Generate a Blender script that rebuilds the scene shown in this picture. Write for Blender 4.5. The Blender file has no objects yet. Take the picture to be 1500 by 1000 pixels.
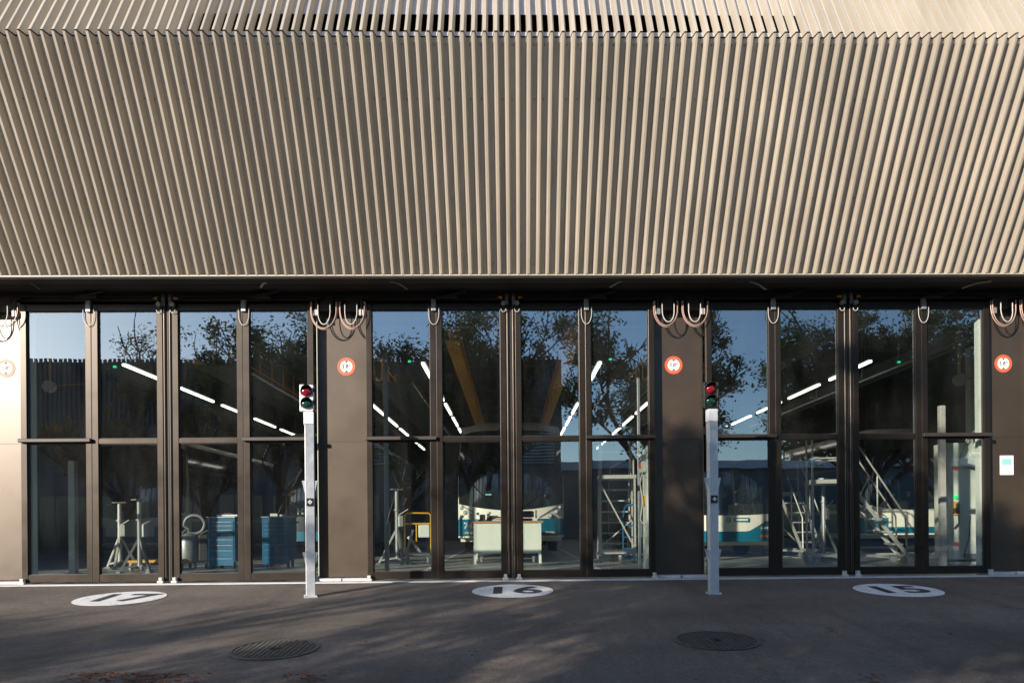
import bpy, bmesh, math, random
from mathutils import Vector, Matrix
R = math.radians
PI = math.pi
random.seed(7)
sc = bpy.context.scene
COL = sc.collection

# ------------------------------------------------------------------ camera model
F, CX, CY = 1100.0, 770.0, 768.0          # focal length and principal point for a 1500 px wide frame
CAM = Vector((0, 0, 0.84))
YAW, ROLL = 0.0182, 0.0085
_r0 = Vector((math.cos(YAW), -math.sin(YAW), 0)); _u0 = Vector((0, 0, 1)); FW = Vector((math.sin(YAW), math.cos(YAW), 0))
RT = _r0 * math.cos(ROLL) - _u0 * math.sin(ROLL)
UP = _u0 * math.cos(ROLL) + _r0 * math.sin(ROLL)
def ray(x, y): return FW + RT * ((x - CX) / F) - UP * ((y - CY) / F)
def at(x, y, Y):
    d = ray(x, y); return CAM + d * (Y / d.y)
SLOPE, YEDGE = 0.071, 11.14
def gz(Y): return -SLOPE * (YEDGE - max(Y, -6.0)) if Y < YEDGE else 0.0
def on_floor(x, y):
    d = ray(x, y); return CAM + d * (-CAM.z / d.z)
def on_yard(x, y):
    d = ray(x, y); t = (SLOPE * YEDGE + CAM.z) / (SLOPE * d.y - d.z)
    return CAM + d * t

# ------------------------------------------------------------------ mesh builder
class MB:
    def __init__(s): s.v = []; s.f = []; s.m = []; s.cur = 0; s.M = None
    def slot(s, i): s.cur = i; return s
    def add(s, vs, fs):
        o = len(s.v)
        for p in vs:
            p = Vector(p)
            s.v.append(s.M @ p if s.M else p)
        for f in fs: s.f.append([o + i for i in f]); s.m.append(s.cur)
        return s
    def box(s, x0, x1, y0, y1, z0, z1):
        return s.add([(x0,y0,z0),(x1,y0,z0),(x1,y1,z0),(x0,y1,z0),(x0,y0,z1),(x1,y0,z1),(x1,y1,z1),(x0,y1,z1)],
                     [(0,3,2,1),(4,5,6,7),(0,1,5,4),(1,2,6,5),(2,3,7,6),(3,0,4,7)])
    def cbox(s, c, d, b=0.0):
        x, y, z = c; a, e, h = d[0]/2, d[1]/2, d[2]/2
        if b <= 0: return s.box(x-a, x+a, y-e, y+e, z-h, z+h)
        # box with chamfered vertical and horizontal edges
        vs = []; n = 0
        bm = bmesh.new(); bmesh.ops.create_cube(bm, size=1)
        for v in bm.verts: v.co = Vector((x + v.co.x*2*a, y + v.co.y*2*e, z + v.co.z*2*h))
        bmesh.ops.bevel(bm, geom=bm.edges[:], offset=b, segments=2, affect='EDGES', profile=0.5)
        bm.verts.index_update()
        s.add([v.co.copy() for v in bm.verts], [[v.index for v in f.verts] for f in bm.faces]); bm.free(); return s
    def tube(s, pts, r, n=8, cap=True):
        pts = [Vector(p) for p in pts]; rings = []
        rr = r if isinstance(r, (list, tuple)) else [r]*len(pts)
        up = None
        vs = []; fs = []
        for i, p in enumerate(pts):
            t = (pts[min(i+1, len(pts)-1)] - pts[max(i-1, 0)])
            if t.length < 1e-9: t = Vector((0,0,1))
            t.normalize()
            if up is None: up = Vector((0,0,1)) if abs(t.z) < .9 else Vector((1,0,0))
            a = t.cross(up)
            if a.length < 1e-4: a = t.cross(Vector((0,1,0)))
            a.normalize(); b = a.cross(t).normalized(); up = b
            for k in range(n):
                q = 2*PI*(k+.5)/n
                vs.append(p + a*(math.cos(q)*rr[i]) + b*(math.sin(q)*rr[i]))
        for i in range(len(pts)-1):
            for k in range(n):
                fs.append((i*n+k, i*n+(k+1)%n, (i+1)*n+(k+1)%n, (i+1)*n+k))
        if cap:
            fs.append(tuple(range(n-1, -1, -1))); fs.append(tuple((len(pts)-1)*n + k for k in range(n)))
        return s.add(vs, fs)
    def bar(s, p, q, w, h=None):                     # square bar
        h = h or w; p = Vector(p); q = Vector(q); t = (q-p).normalized()
        up = Vector((0,0,1)) if abs(t.z) < .95 else Vector((0,1,0))
        a = t.cross(up).normalized()*w/2; b = a.cross(t).normalized()*h/2
        vs = [p-a-b, p+a-b, p+a+b, p-a+b, q-a-b, q+a-b, q+a+b, q-a+b]
        return s.add(vs, [(0,3,2,1),(4,5,6,7),(0,1,5,4),(1,2,6,5),(2,3,7,6),(3,0,4,7)])
    def lathe(s, prof, c, axis='z', n=24):           # prof: (radius, along)
        vs = []; fs = []
        for r, h in prof:
            for k in range(n):
                q = 2*PI*k/n; a, b = r*math.cos(q), r*math.sin(q)
                vs.append(Vector(c) + (Vector((a,b,h)) if axis=='z' else Vector((a,h,b)) if axis=='y' else Vector((h,a,b))))
        for i in range(len(prof)-1):
            for k in range(n): fs.append((i*n+k, i*n+(k+1)%n, (i+1)*n+(k+1)%n, (i+1)*n+k))
        if prof[0][0] > 1e-6: fs.append(tuple(range(n-1,-1,-1)))
        if prof[-1][0] > 1e-6: fs.append(tuple((len(prof)-1)*n+k for k in range(n)))
        return s.add(vs, fs)
    def prism(s, poly, y0, y1):                      # polygon in x,z extruded along y
        n = len(poly); vs = [(x,y0,z) for x,z in poly] + [(x,y1,z) for x,z in poly]
        fs = [tuple(range(n)), tuple(range(2*n-1, n-1, -1))] + [(i, i+n, (i+1)%n+n, (i+1)%n) for i in range(n)]
        return s.add(vs, fs)
    def mesh(s, me):
        return s.add([v.co.copy() for v in me.vertices], [list(p.vertices) for p in me.polygons])
    def build(s, name, mat, parent=None, smooth=False, loc=None):
        me = bpy.data.meshes.new(name)
        me.from_pydata([tuple(v) for v in s.v], [], s.f); me.update()
        mats = mat if isinstance(mat, (list, tuple)) else [mat]
        for m in mats: me.materials.append(m)
        if len(mats) > 1:
            for p, i in zip(me.polygons, s.m): p.material_index = i
        if smooth:
            for p in me.polygons: p.use_smooth = True
            try: me.set_sharp_from_angle(angle=R(40))
            except Exception: pass
        bm = bmesh.new(); bm.from_mesh(me); bmesh.ops.recalc_face_normals(bm, faces=bm.faces[:]); bm.to_mesh(me); bm.free()
        o = bpy.data.objects.new(name, me); COL.objects.link(o)
        if parent: o.parent = parent
        if loc: o.location = loc
        return o
def tag(o, label=None, cat=None, group=None, kind=None):
    for k, v in (('label', label), ('category', cat), ('group', group), ('kind', kind)):
        if v: o[k] = v
    return o
def thing(name, label, cat, loc=(0,0,0), rz=0, group=None):
    o = bpy.data.objects.new(name, None); COL.objects.link(o); o.empty_display_size = .2
    o.location = loc; o.rotation_euler = (0,0,rz); return tag(o, label, cat, group)
def dup(o, loc=None, rz=None, label=None, parent=None):
    c = o.copy(); COL.objects.link(c); c.parent = parent
    if loc is not None: c.location = loc
    if rz is not None: c.rotation_euler = (0,0,rz)
    if label: c['label'] = label
    for ch in list(o.children): dup(ch, parent=c)
    return c
def text_mesh(body, size, bold=0.0, align='CENTER', depth=0.0):
    cu = bpy.data.curves.new('lettering', 'FONT'); cu.body = body; cu.size = size; cu.offset = bold; cu.extrude = depth
    cu.align_x = align; cu.align_y = 'CENTER'; cu.resolution_u = 6
    o = bpy.data.objects.new('lettering', cu); COL.objects.link(o)
    dg = bpy.context.evaluated_depsgraph_get()
    me = bpy.data.meshes.new_from_object(o.evaluated_get(dg))
    bpy.data.objects.remove(o); bpy.data.curves.remove(cu)
    return me
def text_xz(body, size, x, y, z, bold=0.0, align='CENTER', depth=0.001):   # text standing on a wall that faces -y
    me = text_mesh(body, size, bold, align, depth)
    me.transform(Matrix.Translation((x,y,z)) @ Matrix.Rotation(PI/2, 4, 'X'))
    return me

# ------------------------------------------------------------------ materials
MATS = {}
PITCH_ = .1369
def mat(name, base, rough=.6, metal=0.0, var=.12, scale=3.0, bump=0.0, bscale=40.0, spec=.5, rvar=0.0, coat=0.0, stretch=None):
    m = bpy.data.materials.new(name); m.use_nodes = True; nt = m.node_tree; b = nt.nodes['Principled BSDF']
    b.inputs['Roughness'].default_value = rough; b.inputs['Metallic'].default_value = metal
    b.inputs['Specular IOR Level'].default_value = spec
    if coat: b.inputs['Coat Weight'].default_value = coat; b.inputs['Coat Roughness'].default_value = .08
    tc = nt.nodes.new('ShaderNodeTexCoord'); src = tc.outputs['Object']
    if stretch:
        mp = nt.nodes.new('ShaderNodeMapping'); mp.inputs['Scale'].default_value = stretch
        nt.links.new(src, mp.inputs['Vector']); src = mp.outputs['Vector']
    n = nt.nodes.new('ShaderNodeTexNoise'); n.inputs['Scale'].default_value = scale; n.inputs['Detail'].default_value = 6; n.inputs['Roughness'].default_value = .62
    nt.links.new(src, n.inputs['Vector'])
    mr = nt.nodes.new('ShaderNodeMapRange'); mr.inputs['From Min'].default_value = .3; mr.inputs['From Max'].default_value = .7
    mr.inputs['To Min'].default_value = 1 - var; mr.inputs['To Max'].default_value = 1 + var
    nt.links.new(n.outputs['Fac'], mr.inputs['Value'])
    mx = nt.nodes.new('ShaderNodeVectorMath'); mx.operation = 'SCALE'; mx.inputs[0].default_value = base
    nt.links.new(mr.outputs['Result'], mx.inputs['Scale']); nt.links.new(mx.outputs['Vector'], b.inputs['Base Color'])
    if rvar:
        m2 = nt.nodes.new('ShaderNodeMapRange'); m2.inputs['From Min'].default_value = .3; m2.inputs['From Max'].default_value = .7
        m2.inputs['To Min'].default_value = rough - rvar; m2.inputs['To Max'].default_value = rough + rvar
        nt.links.new(n.outputs['Fac'], m2.inputs['Value']); nt.links.new(m2.outputs['Result'], b.inputs['Roughness'])
    if bump:
        n2 = nt.nodes.new('ShaderNodeTexNoise'); n2.inputs['Scale'].default_value = bscale; n2.inputs['Detail'].default_value = 4
        nt.links.new(src, n2.inputs['Vector'])
        bp = nt.nodes.new('ShaderNodeBump'); bp.inputs['Strength'].default_value = bump; bp.inputs['Distance'].default_value = .01
        nt.links.new(n2.outputs['Fac'], bp.inputs['Height']); nt.links.new(bp.outputs['Normal'], b.inputs['Normal'])
    MATS[name] = m; return m
def emis(name, col, strength, base=(.8,.8,.8)):
    m = mat(name, base, .4); b = m.node_tree.nodes['Principled BSDF']
    b.inputs['Emission Color'].default_value = (*col, 1); b.inputs['Emission Strength'].default_value = strength; return m

M_clad   = mat('champagne_metal', (.42,.375,.305), .5, .15, .12, 1.2, rvar=.06, stretch=(1.5,1,.12))
M_cladv  = mat('champagne_metal_recess', (.44,.42,.38), .55, .1, .12, 1.5, stretch=(3,1,.2))
M_cladr  = mat('champagne_metal_upper_recess', (.55,.52,.50), .42, .35, .08, 1.5, stretch=(3,1,.2))  # paler copy of the recess metal, reflected sky put into its colour
def sheet_tone(m, w=PITCH_*7, amt=.05):      # neighbouring sheets differ slightly in tone
    nt = m.node_tree; L = nt.links.new; b = nt.nodes['Principled BSDF']; src = b.inputs['Base Color'].links[0].from_socket
    tc = nt.nodes.new('ShaderNodeTexCoord'); sx = nt.nodes.new('ShaderNodeSeparateXYZ'); L(tc.outputs['Object'], sx.inputs[0])
    dv = nt.nodes.new('ShaderNodeMath'); dv.operation = 'DIVIDE'; dv.inputs[1].default_value = w; L(sx.outputs[0], dv.inputs[0])
    fl = nt.nodes.new('ShaderNodeMath'); fl.operation = 'FLOOR'; L(dv.outputs[0], fl.inputs[0])
    wn = nt.nodes.new('ShaderNodeTexWhiteNoise'); wn.noise_dimensions = '1D'; L(fl.outputs[0], wn.inputs['W'])
    mr = nt.nodes.new('ShaderNodeMapRange'); mr.inputs['To Min'].default_value = 1-amt; mr.inputs['To Max'].default_value = 1+amt; L(wn.outputs['Value'], mr.inputs['Value'])
    vm = nt.nodes.new('ShaderNodeVectorMath'); vm.operation = 'SCALE'; L(src, vm.inputs[0]); L(mr.outputs[0], vm.inputs['Scale']); L(vm.outputs[0], b.inputs['Base Color'])
sheet_tone(M_clad); sheet_tone(M_cladv); sheet_tone(M_clad, PITCH_, .035)
M_screw  = mat('screw_metal', (.06,.06,.06), .5, .6)
M_dark   = mat('dark_soffit', (.035,.028,.024), .5, .2, .2)
M_black  = mat('black_rubber', (.012,.012,.013), .55)
M_bronze = mat('bronze_frame', (.032,.025,.019), .34, .6, .08, 2.0, rvar=.05)
M_panel  = mat('bronze_panel', (.064,.046,.030), .40, .45, .14, 1.3, rvar=.05, bump=.02, bscale=3)
_b = M_panel.node_tree.nodes['Principled BSDF']; _b.inputs['Coat Weight'].default_value = .65; _b.inputs['Coat IOR'].default_value = 1.5; _b.inputs['Coat Roughness'].default_value = .33
M_steel  = mat('galvanised_steel', (.62,.64,.66), .42, .55, .10, 14, rvar=.08)
M_steeld = mat('dull_steel', (.26,.28,.28), .45, .5, .12, 6)
M_alu    = mat('ladder_aluminium', (.46,.46,.41), .45, .4, .06, 8)
M_conc   = mat('threshold_concrete', (.55,.54,.53), .8, 0, .15, 6, bump=.15, bscale=60)
M_white  = mat('white_marking_paint', (.70,.70,.69), .7, 0, .14, 5, bump=.3, bscale=120)
M_ink    = mat('black_marking_paint', (.03,.03,.032), .75, 0, .15, 9)
M_red    = mat('sign_red', (.72,.10,.04), .45)
M_signw  = mat('sign_white', (.85,.85,.85), .4, var=.03)
M_pwhite = mat('signal_white', (.80,.80,.80), .45, var=.04)
M_copper = mat('copper_sheath_cable', (.42,.28,.23), .4, .1)
M_cablew = mat('pale_cable', (.48,.46,.43), .45)
M_wall   = mat('inner_wall_paint', (.62,.65,.58), .7, 0, .06, 2)
M_grey   = mat('inner_grey', (.10,.105,.105), .75, 0, .2, 1.5)
M_ceil   = mat('ceiling_dark', (.075,.075,.073), .8, 0, .25, 1.0)
M_floor  = mat('workshop_floor_resin', (.33,.34,.31), .42, 0, .18, 1.1, rvar=.08)
M_blue   = mat('tool_blue', (.002,.095,.19), .5, 0, .05, 4, spec=.25)
M_yellow = mat('safety_yellow', (.62,.33,.02), .5, 0, .08)
M_orange = mat('crane_orange', (.75,.36,.04), .5, 0, .08)
M_cream  = mat('bus_cream', (.74,.73,.63), .3, 0, .04, 2, coat=.5)
M_bblue  = mat('bus_blue', (.003,.125,.20), .3, 0, .05, 2, coat=.5)
M_navy   = mat('bus_navy', (.018,.024,.035), .3, 0, .05, 2, coat=.5)
M_bglass = mat('bus_dark_glass', (.012,.015,.017), .06, 0, .05, 2, spec=.8)
M_tyre   = mat('tyre_rubber', (.015,.015,.015), .8)
M_lens   = mat('lamp_lens', (.55,.57,.58), .12, .3)
M_amber  = mat('amber_lens', (.75,.12,.02), .2)
M_wood   = mat('bench_top_wood', (.36,.19,.08), .45, 0, .2, 8)
M_cab    = mat('cabinet_grey_green', (.60,.64,.56), .5, 0, .04, 3)
M_paper  = mat('paper', (.80,.79,.82), .7, var=.03)
M_teal   = mat('paper_teal', (.20,.55,.47), .7)
M_iron   = mat('cast_iron', (.085,.078,.07), .6, .3, .25, 12, bump=.2, bscale=60)
M_leafd  = mat('dry_leaf', (.20,.055,.02), .8, 0, .5, 30)
M_bark   = mat('bark', (.09,.075,.06), .9, 0, .35, 8, bump=.5, bscale=25)
M_fac    = mat('opposite_cladding', (.10,.10,.10), .6, .1, .1, 1)
M_louv   = mat('opposite_louvre_slats', (.36,.42,.44), .5, .2, .1, 1)
M_facd   = mat('opposite_louvre', (.08,.10,.11), .5, .3, .1, 1)
M_roofw  = mat('pale_roof', (.55,.57,.60), .6, 0, .1, 1)
M_facg   = mat('opposite_glass', (.03,.045,.05), .1, 0, .1, 1, spec=.8)
M_pink   = mat('paper_text', (.45,.35,.40), .7)
M_tube   = emis('lamp_tube', (1,.92,.84), 2.3)
M_green  = emis('exit_green', (.02,1,.35), .6, (.02,.4,.15))
M_beac   = emis('beacon_green', (.02,.9,.25), .5, (.02,.4,.12))
def worn(m, col, lo, hi, scale, amt=1.0):        # chips and scuffs with a shape of their own
    nt = m.node_tree; L = nt.links.new; b = nt.nodes['Principled BSDF']; src = b.inputs['Base Color'].links[0].from_socket
    tc = nt.nodes.new('ShaderNodeTexCoord'); n = nt.nodes.new('ShaderNodeTexNoise'); n.inputs['Scale'].default_value = scale; n.inputs['Detail'].default_value = 9; n.inputs['Roughness'].default_value = .72
    L(tc.outputs['Object'], n.inputs['Vector']); r = nt.nodes.new('ShaderNodeMapRange'); r.inputs['From Min'].default_value = lo; r.inputs['From Max'].default_value = hi; r.inputs['To Max'].default_value = amt
    L(n.outputs['Fac'], r.inputs['Value']); mx = nt.nodes.new('ShaderNodeMix'); mx.data_type = 'RGBA'; L(r.outputs[0], mx.inputs[0]); L(src, mx.inputs[6]); mx.inputs[7].default_value = (*col, 1); L(mx.outputs[2], b.inputs['Base Color'])
worn(M_white, (.16,.15,.14), .53, .66, 5.5, .7); worn(M_panel, (.26,.23,.20), .66, .78, 3.0, .5); worn(M_steel, (.34,.35,.35), .58, .72, 7, .6); worn(M_conc, (.20,.19,.18), .55, .75, 3, .7)
worn(M_cladv, (.26,.24,.21), .55, .75, 1.4, .5); worn(M_floor, (.16,.16,.15), .58, .75, 1.2, .6)
M_redl   = mat('signal_red_lens', (.20,.006,.014), .12, 0, .05, coat=.8)
M_grnl   = mat('signal_green_lens', (.008,.05,.03), .12, 0, .05, coat=.8)

def glass_mat(name, tint, f0, dust=.012):
    m = bpy.data.materials.new(name); m.use_nodes = True; nt = m.node_tree; nt.nodes.clear()
    out = nt.nodes.new('ShaderNodeOutputMaterial')
    tr = nt.nodes.new('ShaderNodeBsdfTransparent'); tr.inputs['Color'].default_value = (*tint, 1)
    gl = nt.nodes.new('ShaderNodeBsdfGlossy'); gl.inputs['Roughness'].default_value = 0.0; gl.inputs['Color'].default_value = (.82,.93,1,1)
    lw = nt.nodes.new('ShaderNodeLayerWeight'); lw.inputs['Blend'].default_value = .5
    pw = nt.nodes.new('ShaderNodeMath'); pw.operation = 'POWER'; pw.inputs[1].default_value = 5; nt.links.new(lw.outputs['Facing'], pw.inputs[0])
    fr = nt.nodes.new('ShaderNodeMapRange'); fr.inputs['To Min'].default_value = f0; fr.inputs['To Max'].default_value = 1.0; nt.links.new(pw.outputs[0], fr.inputs['Value'])
    tb = nt.nodes.new('ShaderNodeTexCoord'); nb = nt.nodes.new('ShaderNodeTexNoise'); nb.inputs['Scale'].default_value = 1.3; nb.inputs['Detail'].default_value = 2
    nt.links.new(tb.outputs['Object'], nb.inputs['Vector']); bp = nt.nodes.new('ShaderNodeBump'); bp.inputs['Strength'].default_value = .045; bp.inputs['Distance'].default_value = .012
    nt.links.new(nb.outputs['Fac'], bp.inputs['Height']); nt.links.new(bp.outputs['Normal'], gl.inputs['Normal'])
    mx = nt.nodes.new('ShaderNodeMixShader'); nt.links.new(fr.outputs[0], mx.inputs[0]); nt.links.new(tr.outputs[0], mx.inputs[1]); nt.links.new(gl.outputs[0], mx.inputs[2])
    df = nt.nodes.new('ShaderNodeBsdfDiffuse'); df.inputs['Color'].default_value = (.6,.62,.62,1)
    tc = nt.nodes.new('ShaderNodeTexCoord'); n = nt.nodes.new('ShaderNodeTexNoise'); n.inputs['Scale'].default_value = 1.6; n.inputs['Detail'].default_value = 7
    mp = nt.nodes.new('ShaderNodeMapping'); mp.inputs['Scale'].default_value = (2.2,1,.6); nt.links.new(tc.outputs['Object'], mp.inputs[0]); nt.links.new(mp.outputs[0], n.inputs['Vector'])
    mr = nt.nodes.new('ShaderNodeMapRange'); mr.inputs['From Min'].default_value = .35; mr.inputs['From Max'].default_value = .75
    mr.inputs['To Min'].default_value = dust*.3; mr.inputs['To Max'].default_value = dust*2.2; nt.links.new(n.outputs['Fac'], mr.inputs['Value'])
    m2 = nt.nodes.new('ShaderNodeMixShader'); nt.links.new(mr.outputs[0], m2.inputs[0]); nt.links.new(mx.outputs[0], m2.inputs[1]); nt.links.new(df.outputs[0], m2.inputs[2])
    nt.links.new(m2.outputs[0], out.inputs['Surface']); return m
M_glass = glass_mat('door_glass', (.92,.97,.95), .24, .007)

def asphalt():
    m = bpy.data.materials.new('asphalt'); m.use_nodes = True; nt = m.node_tree; b = nt.nodes['Principled BSDF']; L = nt.links.new
    tc = nt.nodes.new('ShaderNodeTexCoord')
    def noise(scale, detail=5, rough=.6, vec=None):
        n = nt.nodes.new('ShaderNodeTexNoise'); n.inputs['Scale'].default_value = scale; n.inputs['Detail'].default_value = detail; n.inputs['Roughness'].default_value = rough
        L(vec or tc.outputs['Object'], n.inputs['Vector']); return n.outputs['Fac']
    def rng(v, a, c, lo, hi):
        r = nt.nodes.new('ShaderNodeMapRange'); r.inputs['From Min'].default_value = a; r.inputs['From Max'].default_value = c
        r.inputs['To Min'].default_value = lo; r.inputs['To Max'].default_value = hi; L(v, r.inputs['Value']); return r.outputs['Result']
    def mul(a, c):
        r = nt.nodes.new('ShaderNodeMath'); r.operation = 'MULTIPLY'; L(a, r.inputs[0]); L(c, r.inputs[1]); return r.outputs[0]
    mp = nt.nodes.new('ShaderNodeMapping'); mp.inputs['Scale'].default_value = (.25, 1.3, 1); L(tc.outputs['Object'], mp.inputs[0])
    big = rng(noise(.55, 6), .3, .7, .66, 1.34); streak = rng(noise(.8, 6, .65, mp.outputs[0]), .3, .72, .85, 1.22)
    fine = mul(rng(noise(75, 3, .8), .32, .7, .5, 1.7), rng(noise(24, 4, .8), .32, .7, .74, 1.3)); mid = rng(noise(9, 6, .7), .3, .7, .86, 1.14)
    v = mul(mul(big, streak), mul(fine, mid))
    s = nt.nodes.new('ShaderNodeVectorMath'); s.operation = 'SCALE'; s.inputs[0].default_value = (.106,.086,.072); L(v, s.inputs['Scale'])
    # dry sandy dust patches
    vo = nt.nodes.new('ShaderNodeTexVoronoi'); vo.feature = 'DISTANCE_TO_EDGE'; vo.inputs['Scale'].default_value = .33
    ad = nt.nodes.new('ShaderNodeVectorMath'); ad.operation = 'ADD'; wv = nt.nodes.new('ShaderNodeTexNoise'); wv.inputs['Scale'].default_value = 1.7; wv.inputs['Detail'].default_value = 6
    L(tc.outputs['Object'], wv.inputs['Vector']); sc2 = nt.nodes.new('ShaderNodeVectorMath'); sc2.operation = 'SCALE'; sc2.inputs['Scale'].default_value = 1.2
    L(wv.outputs['Color'], sc2.inputs[0]); L(tc.outputs['Object'], ad.inputs[0]); L(sc2.outputs[0], ad.inputs[1]); L(ad.outputs[0], vo.inputs['Vector'])
    crack = rng(vo.outputs['Distance'], .0, .006, .72, 1.0)
    mt = nt.nodes.new('ShaderNodeMapping'); mt.inputs['Scale'].default_value = (1.6, .12, 1); L(tc.outputs['Object'], mt.inputs[0])
    tyre = rng(noise(.9, 4, .55, mt.outputs[0]), .52, .70, 1.0, .66)
    oil = rng(noise(1.1, 3, .5), .63, .71, 1.0, .5)
    v2 = mul(mul(crack, tyre), oil); s.inputs['Scale'].default_value = 1; L(mul(v, v2), s.inputs['Scale'])
    dm = nt.nodes.new('ShaderNodeMix'); dm.data_type = 'RGBA'; L(rng(noise(.35, 8, .7), .52, .78, 0, .35), dm.inputs[0])
    L(s.outputs[0], dm.inputs[6]); dm.inputs[7].default_value = (.15,.128,.108,1)
    L(dm.outputs[2], b.inputs['Base Color']); b.inputs['Roughness'].default_value = .82
    bp = nt.nodes.new('ShaderNodeBump'); bp.inputs['Strength'].default_value = .55; bp.inputs['Distance'].default_value = .006
    L(noise(110, 3, .7), bp.inputs['Height']); L(bp.outputs[0], b.inputs['Normal']); return m
M_asph = asphalt()

def leaf_mat(name, c1, c2):
    m = bpy.data.materials.new(name); m.use_nodes = True; nt = m.node_tree; nt.nodes.clear(); L = nt.links.new
    out = nt.nodes.new('ShaderNodeOutputMaterial'); tc = nt.nodes.new('ShaderNodeTexCoord'); n = nt.nodes.new('ShaderNodeTexNoise')
    n.inputs['Scale'].default_value = 1.1; n.inputs['Detail'].default_value = 6; L(tc.outputs['Object'], n.inputs['Vector'])
    r = nt.nodes.new('ShaderNodeMapRange'); r.inputs['From Min'].default_value = .4; r.inputs['From Max'].default_value = .7; L(n.outputs['Fac'], r.inputs['Value'])
    mx = nt.nodes.new('ShaderNodeMix'); mx.data_type = 'RGBA'; L(r.outputs[0], mx.inputs[0]); mx.inputs[6].default_value = (*c1,1); mx.inputs[7].default_value = (*c2,1)
    d = nt.nodes.new('ShaderNodeBsdfDiffuse'); t = nt.nodes.new('ShaderNodeBsdfTranslucent'); L(mx.outputs[2], d.inputs[0]); L(mx.outputs[2], t.inputs[0])
    ms = nt.nodes.new('ShaderNodeMixShader'); ms.inputs[0].default_value = .35; L(d.outputs[0], ms.inputs[1]); L(t.outputs[0], ms.inputs[2]); L(ms.outputs[0], out.inputs[0]); return m
M_leafa = leaf_mat('foliage_green', (.045,.085,.03), (.10,.10,.03))
M_leafb = leaf_mat('foliage_autumn', (.06,.085,.03), (.20,.10,.03))
M_leafc = leaf_mat('foliage_far', (.035,.055,.03), (.055,.07,.035))

# ------------------------------------------------------------------ ground
YD = 11.42                       # plane of the folding doors
def ground():
    m = MB(); ys = [-400, -60, -20, -6, 0, 4, 8, YEDGE, 11.20, 60, 400]; xs = [-400, -60, -20, -10, 0, 10, 20, 60, 400]
    vs = [(x, y, gz(y) if y <= YEDGE else -.03) for y in ys for x in xs]; n = len(xs)
    fs = [(j*n+i, j*n+i+1, (j+1)*n+i+1, (j+1)*n+i) for j in range(len(ys)-1) for i in range(n-1)]
    m.add(vs, fs); tag(m.build('asphalt_ground', M_asph), kind='structure')
ground()
m = MB(); m.box(-16, 16, YEDGE, YD-.06, -.10, .012); tag(m.build('threshold_strip', M_conc), kind='structure')
m = MB(); m.box(-16, 16, YD-.06, 42, -.06, 0.0); tag(m.build('workshop_floor', M_floor), kind='structure')

m = MB()
for c in (-10.32, -5.16, 0, 5.16, 10.32):
    for s in (-1, 1): m.box(c+s*1.62-.045, c+s*1.62+.045, 12.6, 40, .0005, .004)
tag(m.build('lane_marking', M_signw), kind='structure')
# ------------------------------------------------------------------ depot building
depot = thing('depot_building', 'bus depot with folded champagne ribbed metal cladding over glazed folding doors', 'building')
YB, ZB, YR, ZR = 10.645, 4.39, 9.145, 6.843
PITCH = .1369; DEP = .105
XL, XR = -15.0, 15.0
def rib_profile():
    pts = []; rnd = random.Random(3); n = int((XR-XL)/PITCH)
    for i in range(n):
        c = XL + (i+.5)*PITCH + rnd.uniform(-.003,.003); cw = .0165 + rnd.uniform(-.0012,.0018); sl = .0215 + rnd.uniform(-.002,.002)
        pts.append((c, cw, sl))
    return pts
RIBS = rib_profile()
YT, ZT = YR + .95, ZR + 1.75      # top of the leaning-back part
def cladding(y0, z0, y1, z1, slot=None):
    m = MB()
    def P(x, d, t): return (x, y0 + (y1-y0)*t + d, z0 + (z1-z0)*t)
    def strip(xa, da, xb, db, t0=0, t1=1):
        m.add([P(xa,da,t0), P(xb,db,t0), P(xb,db,t1), P(xa,da,t1)], [(0,1,2,3)])
    prev = XL
    for c, cw, sl in RIBS:
        m.slot(1)
        a, b = prev, c-cw-sl
        segs = [(0,1)]
        if slot and slot[0] < c < slot[1]: segs = [(0, slot[2]), (slot[3], 1)]
        for s0, s1 in segs: strip(a, DEP, b, DEP, s0, s1)
        m.slot(0)
        strip(c-cw-sl, DEP, c-cw, 0.003); strip(c-cw, .003, c-cw+.003, 0); strip(c-cw+.003, 0, c+cw-.003, 0); strip(c+cw-.003, 0, c+cw, .003); strip(c+cw, 0.003, c+cw+sl, DEP)
        prev = c+cw+sl
    return m, P
m, P = cladding(YB, ZB, YR, ZR-.012)
m.slot(2)
rnd = random.Random(5); k = 0
for i in range(1, len(RIBS)):                     # screw heads in the recesses
    xv = (RIBS[i-1][0] + RIBS[i][0])/2
    for t in (.06, .36, .77, .975):
        if (i % 3 != 0 if t > .5 else i % 4 == 0):
            p = Vector(P(xv + rnd.uniform(-.02,.02), DEP-.002, t)); m.box(p.x-.006, p.x+.006, p.y-.004, p.y+.01, p.z-.006, p.z+.006)
m.build('cladding', [M_clad, M_cladv, M_screw], depot)
m, P = cladding(YR, ZR+.008, YT, ZT, slot=(-3.95, 3.75, .045, .24))
m.build('roof_cladding', [M_clad, M_cladr], depot)
m = MB()                                           # folded edge trims
m.box(XL, XR, YB+.012, YB+DEP+.02, ZB-.016, ZB-.001)
m.build('edge_trim', M_clad, depot)
m = MB(); m.box(XL, XR, YR+DEP+.03, YR+DEP+.06, ZR-.05, ZR+.05)
m.box(XL, XR, YR+.9, YR+.93, ZR, ZR+.9)            # dark plenum behind the louvre slot
for i in range(60):
    x = -4 + i*.135; m.bar((x, YR+.45, ZR+.05), (x+.1, YR+.5, ZR+.6), .008)
m.build('plenum', M_black, depot)
m = MB(); m.box(XL, XR, YT+DEP, 42, ZT-.1, ZT+.05); m.build('flat_roof', M_dark, depot)
m = MB(); m.box(XL, XR, YB+DEP+.02, 11.95, ZB-.02, ZB+.02)
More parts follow.
